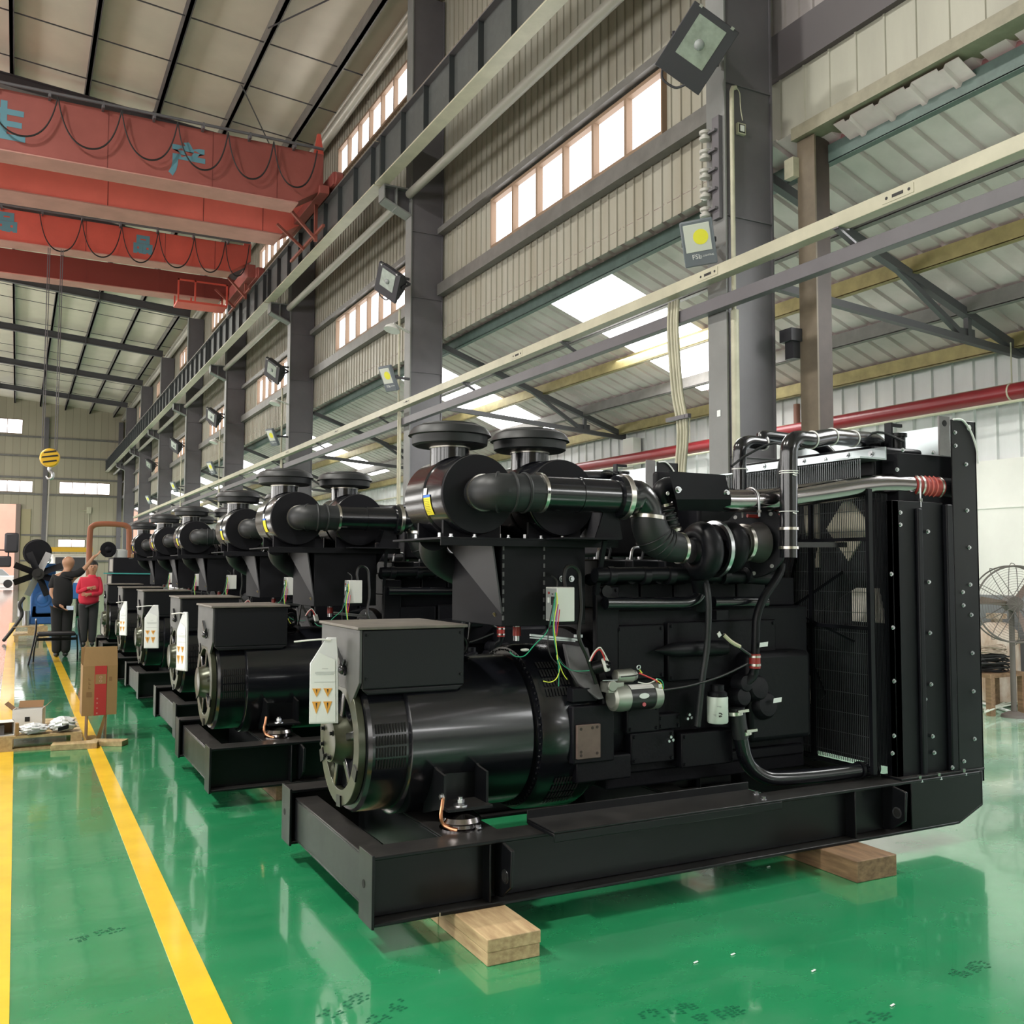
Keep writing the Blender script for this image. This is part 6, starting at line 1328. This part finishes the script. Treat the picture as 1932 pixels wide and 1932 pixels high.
# car outside the door
yc_ = 80; cxx = at(8,1088,Y=yc_).x
t = thing('white_car', 'white car parked outside the far doorway', 'car', (cxx-.5,yc_,0))
b = MB(); b.prism([(cxx-2.6,.28),(cxx+.95,.28),(cxx+1.0,.7),(cxx+.75,.88),(cxx-2.4,.95),(cxx-2.65,.7)], 'y', yc_, yc_+1.7); cb_ = b.build('car_body', WHT, t, bevel=.06)
b = MB(); b.prism([(cxx-1.9,.93),(cxx+.35,.90),(cxx-.15,1.38),(cxx-1.4,1.42)], 'y', yc_+.08, yc_+1.62); b.build('car_glasshouse', GRYB, cb_, bevel=.03)
b = MB(); b.box(cxx+.62,cxx+.80,yc_-.01,yc_+.1,.66,.80); b.build('tail_lamp', RED, cb_)
for x in (cxx-1.9,cxx+.25): b = MB(); b.cyl((x,yc_-.02,.30),(x,yc_+.2,.30),.30,n=24); b.build('wheel', INK, t)
# ================================================================== SIDE AISLE CLUTTER
fcx = at(1918,1140,Y=6.5)
t = thing('industrial_fan', 'large dusty industrial fan with wire cage by the white wall', 'fan', (fcx.x,6.5,0))
FM = mat('dusty_fan_wire', (.10,.085,.075), .6); n_ = V((-.55,-.83,0)).normalized(); c = V((fcx.x,6.5,fcx.z))
b = MB(); b.torus(c, n_, .40, .010, 48, 6); b.torus(c-n_*.16, n_, .40, .008, 48, 6)
for r in [.06+.026*i for i in range(13)]: b.torus(c+n_*.04*(1-(r/.40)**2), n_, r, .0016, 40, 4)
d_, x_, y_ = b.frame(n_)
for i in range(12): a = 2*PI*i/12; e = x_*math.cos(a)+y_*math.sin(a); b.tube([c+n_*.05, c+n_*.04+e*.2, c+e*.40, c-n_*.16+e*.40, c-n_*.2+e*.08], .004, 5, 3)
b.build('cage', FM, t)
b = MB()
for i in range(3):
    a = 2*PI*i/3+.1; e = x_*math.cos(a)+y_*math.sin(a); f = n_.cross(e); b.poly3([c-n_*.06+e*.05-f*.02, c-n_*.06+e*.34-f*.045, c-n_*.08+e*.35+f*.03, c-n_*.09+e*.05+f*.03], n_*.003)
b.build('fan_blade', mat('dusty_blade', (.17,.12,.10), .6), t)
b = MB(); b.cyl(c-n_*.20, c-n_*.03, .08, n=20); b.cyl(c-n_*.14-V((0,0,.05)), V((c.x-n_.x*.14,c.y-n_.y*.14,.05)), .028, n=12); b.lathe((c.x-n_.x*.14,c.y-n_.y*.14,0), (0,0,1), [(0,.13),(.03,.12),(.06,.05)], 28); b.build('fan_stand', FM, t)
tkc = at(1882,1230,Y=7.3)
t = thing('gas_cylinder', 'rust-stained white gas tank standing behind the fan', 'tank', (tkc.x,7.3,0))
TK = mat('stained_white_tank', (.62,.55,.47), .6, noise=.6, nscale=5, col2=(.30,.18,.10), stretch=(1,1,.5))
b = MB(); b.lathe((tkc.x,7.3,.03), (0,0,1), [(0,.20),(.03,.235),(.70,.235),(.82,.21),(.90,.13),(.92,.06),(.96,.06)], 32); tk = b.build('tank_shell', TK, t)
b = MB(); b.ring((tkc.x,7.3,.985), (0,0,1), .10, .11, .06, 24); b.build('tank_collar', TK, tk)
b = MB(); a_ = V((tkc.x-.09,7.3-.222,.50)); b.box(a_.x-.0,a_.x+.10,a_.y-.006,a_.y,.62,.635); b.box(a_.x,a_.x+.015,a_.y-.006,a_.y,.50,.62); b.build('red_mark', mat('red_paint_mark', (.5,.05,.05), .6), tk)
skx = at(1868,1300,Y=6.9)
t = thing('wooden_stool', 'rough wooden stool carrying coiled cables beside the wall', 'stool', (skx.x+.15,6.95,0))
MB().box(skx.x-.2,skx.x+.42,6.75,7.15,.40,.44).build('seat', WOODD, t)
for x in (-.16,.36):
    for y in (6.78,7.10): MB().box(skx.x+x-.035,skx.x+x+.035,y-.03,y+.03,0,.40).build('leg', WOODD, t)
b = MB()
for i in range(26):
    R = random.uniform(.14,.28); cx_, cy_ = skx.x+.1+random.uniform(-.05,.05), 6.95+random.uniform(-.04,.04); z = .452+.0065*i
    b.tube([(cx_+R*math.cos(a)*1.1, cy_+R*.62*math.sin(a), z+.012*math.sin(a*2+i)) for a in [2*PI*k/14+i for k in range(15)]], .0075, 5, 2)
solo(b, 'cable_coil', INK, 'tangled coil of black cable on the wooden stool', 'cable')
b = MB()
for i in range(9):
    R = random.uniform(.12,.22); cx_, cy_ = skx.x+.1, 6.95; z = .645+.009*i
    b.tube([(cx_+R*math.cos(a)*1.1, cy_+R*.6*math.sin(a), z+.012*math.sin(a*2+i)) for a in [2*PI*k/14+i for k in range(15)]], .006, 5, 2)
solo(b, 'cable_coil', mat('dusty_cable', (.42,.34,.26), .7), 'pale dusty coil of cable lying on the black coil', 'cable')
for i, (p, q, r, lab) in enumerate(((at(1850,1325,Z=.02),at(1905,1342,Z=.02),.016,'short white plastic pipe on the floor by the radiator'),(at(1852,1340,Z=.015),at(1931,1318,Z=.015),.010,'thin pale hose lying across the floor by the wall'))):
    solo(MB().tube([p, p.lerp(q,.5)+V((0,.05*(i),0)), q], r, 8, 5), 'floor_pipe', WHT if i == 0 else PVC, lab, 'pipe')
b = MB()
for i in range(4): b.tube([at(1930,1312+5*i,Z=.04+.012*i),at(1905,1318+4*i,Z=.04+.012*i),at(1880,1330+2*i,Z=.04+.012*i),at(1858,1338+2*i,Z=.04+.012*i)], .009, 6, 5)
solo(b, 'hose_loops', mat('pale_hose', (.55,.57,.48), .5), 'loops of pale hose on the floor under the fan', 'hose')
solo(MB().box(9.55,10.1,6.3,6.6,0,.09), 'dark_skid_board', CARDI, 'dark brown board on the floor beneath the fan', 'board')
# ================================================================== LIGHT
w = bpy.data.worlds.new('overcast'); SC.world = w; w.use_nodes = True
w.node_tree.nodes['Background'].inputs['Color'].default_value = (.92,.96,1,1); w.node_tree.nodes['Background'].inputs['Strength'].default_value = 2.6
def area(name, loc, tgt, sx, sy, pw, col=(1,1,1)):
    l = bpy.data.lights.new(name, 'AREA'); l.shape = 'RECTANGLE'; l.size = sx; l.size_y = sy; l.energy = pw; l.color = col
    o = bpy.data.objects.new(name, l); COL.objects.link(o); o.location = loc
    o.rotation_euler = (V(tgt)-V(loc)).to_track_quat('-Z','Y').to_euler()
    return o
# added fill lights under the hall roof, no lamp bodies
for i, y in enumerate((3, 11, 27, 35, 43, 51, 59)):
    area('hall_fill_light', (-4.5,y,11.6), (-4.0,y,0), .9, .9, 900, (1,.97,.90))
# daylight entering by each aisle skylight
for i, (a, b) in enumerate(SKY[:5]):
    q = V((6.5,(a+b)/2,za(6.5)))+sl*.5; area('skylight_daylight', q+V((-.02,0,-.06)), q+V((-.38,0,-1)), 2.6, 1.5, 160, (1,1,1))
vs = SC.view_settings; vs.view_transform = 'Standard'; vs.look = 'None'; vs.exposure = .28; vs.gamma = 1
SC.cycles.max_bounces = 6
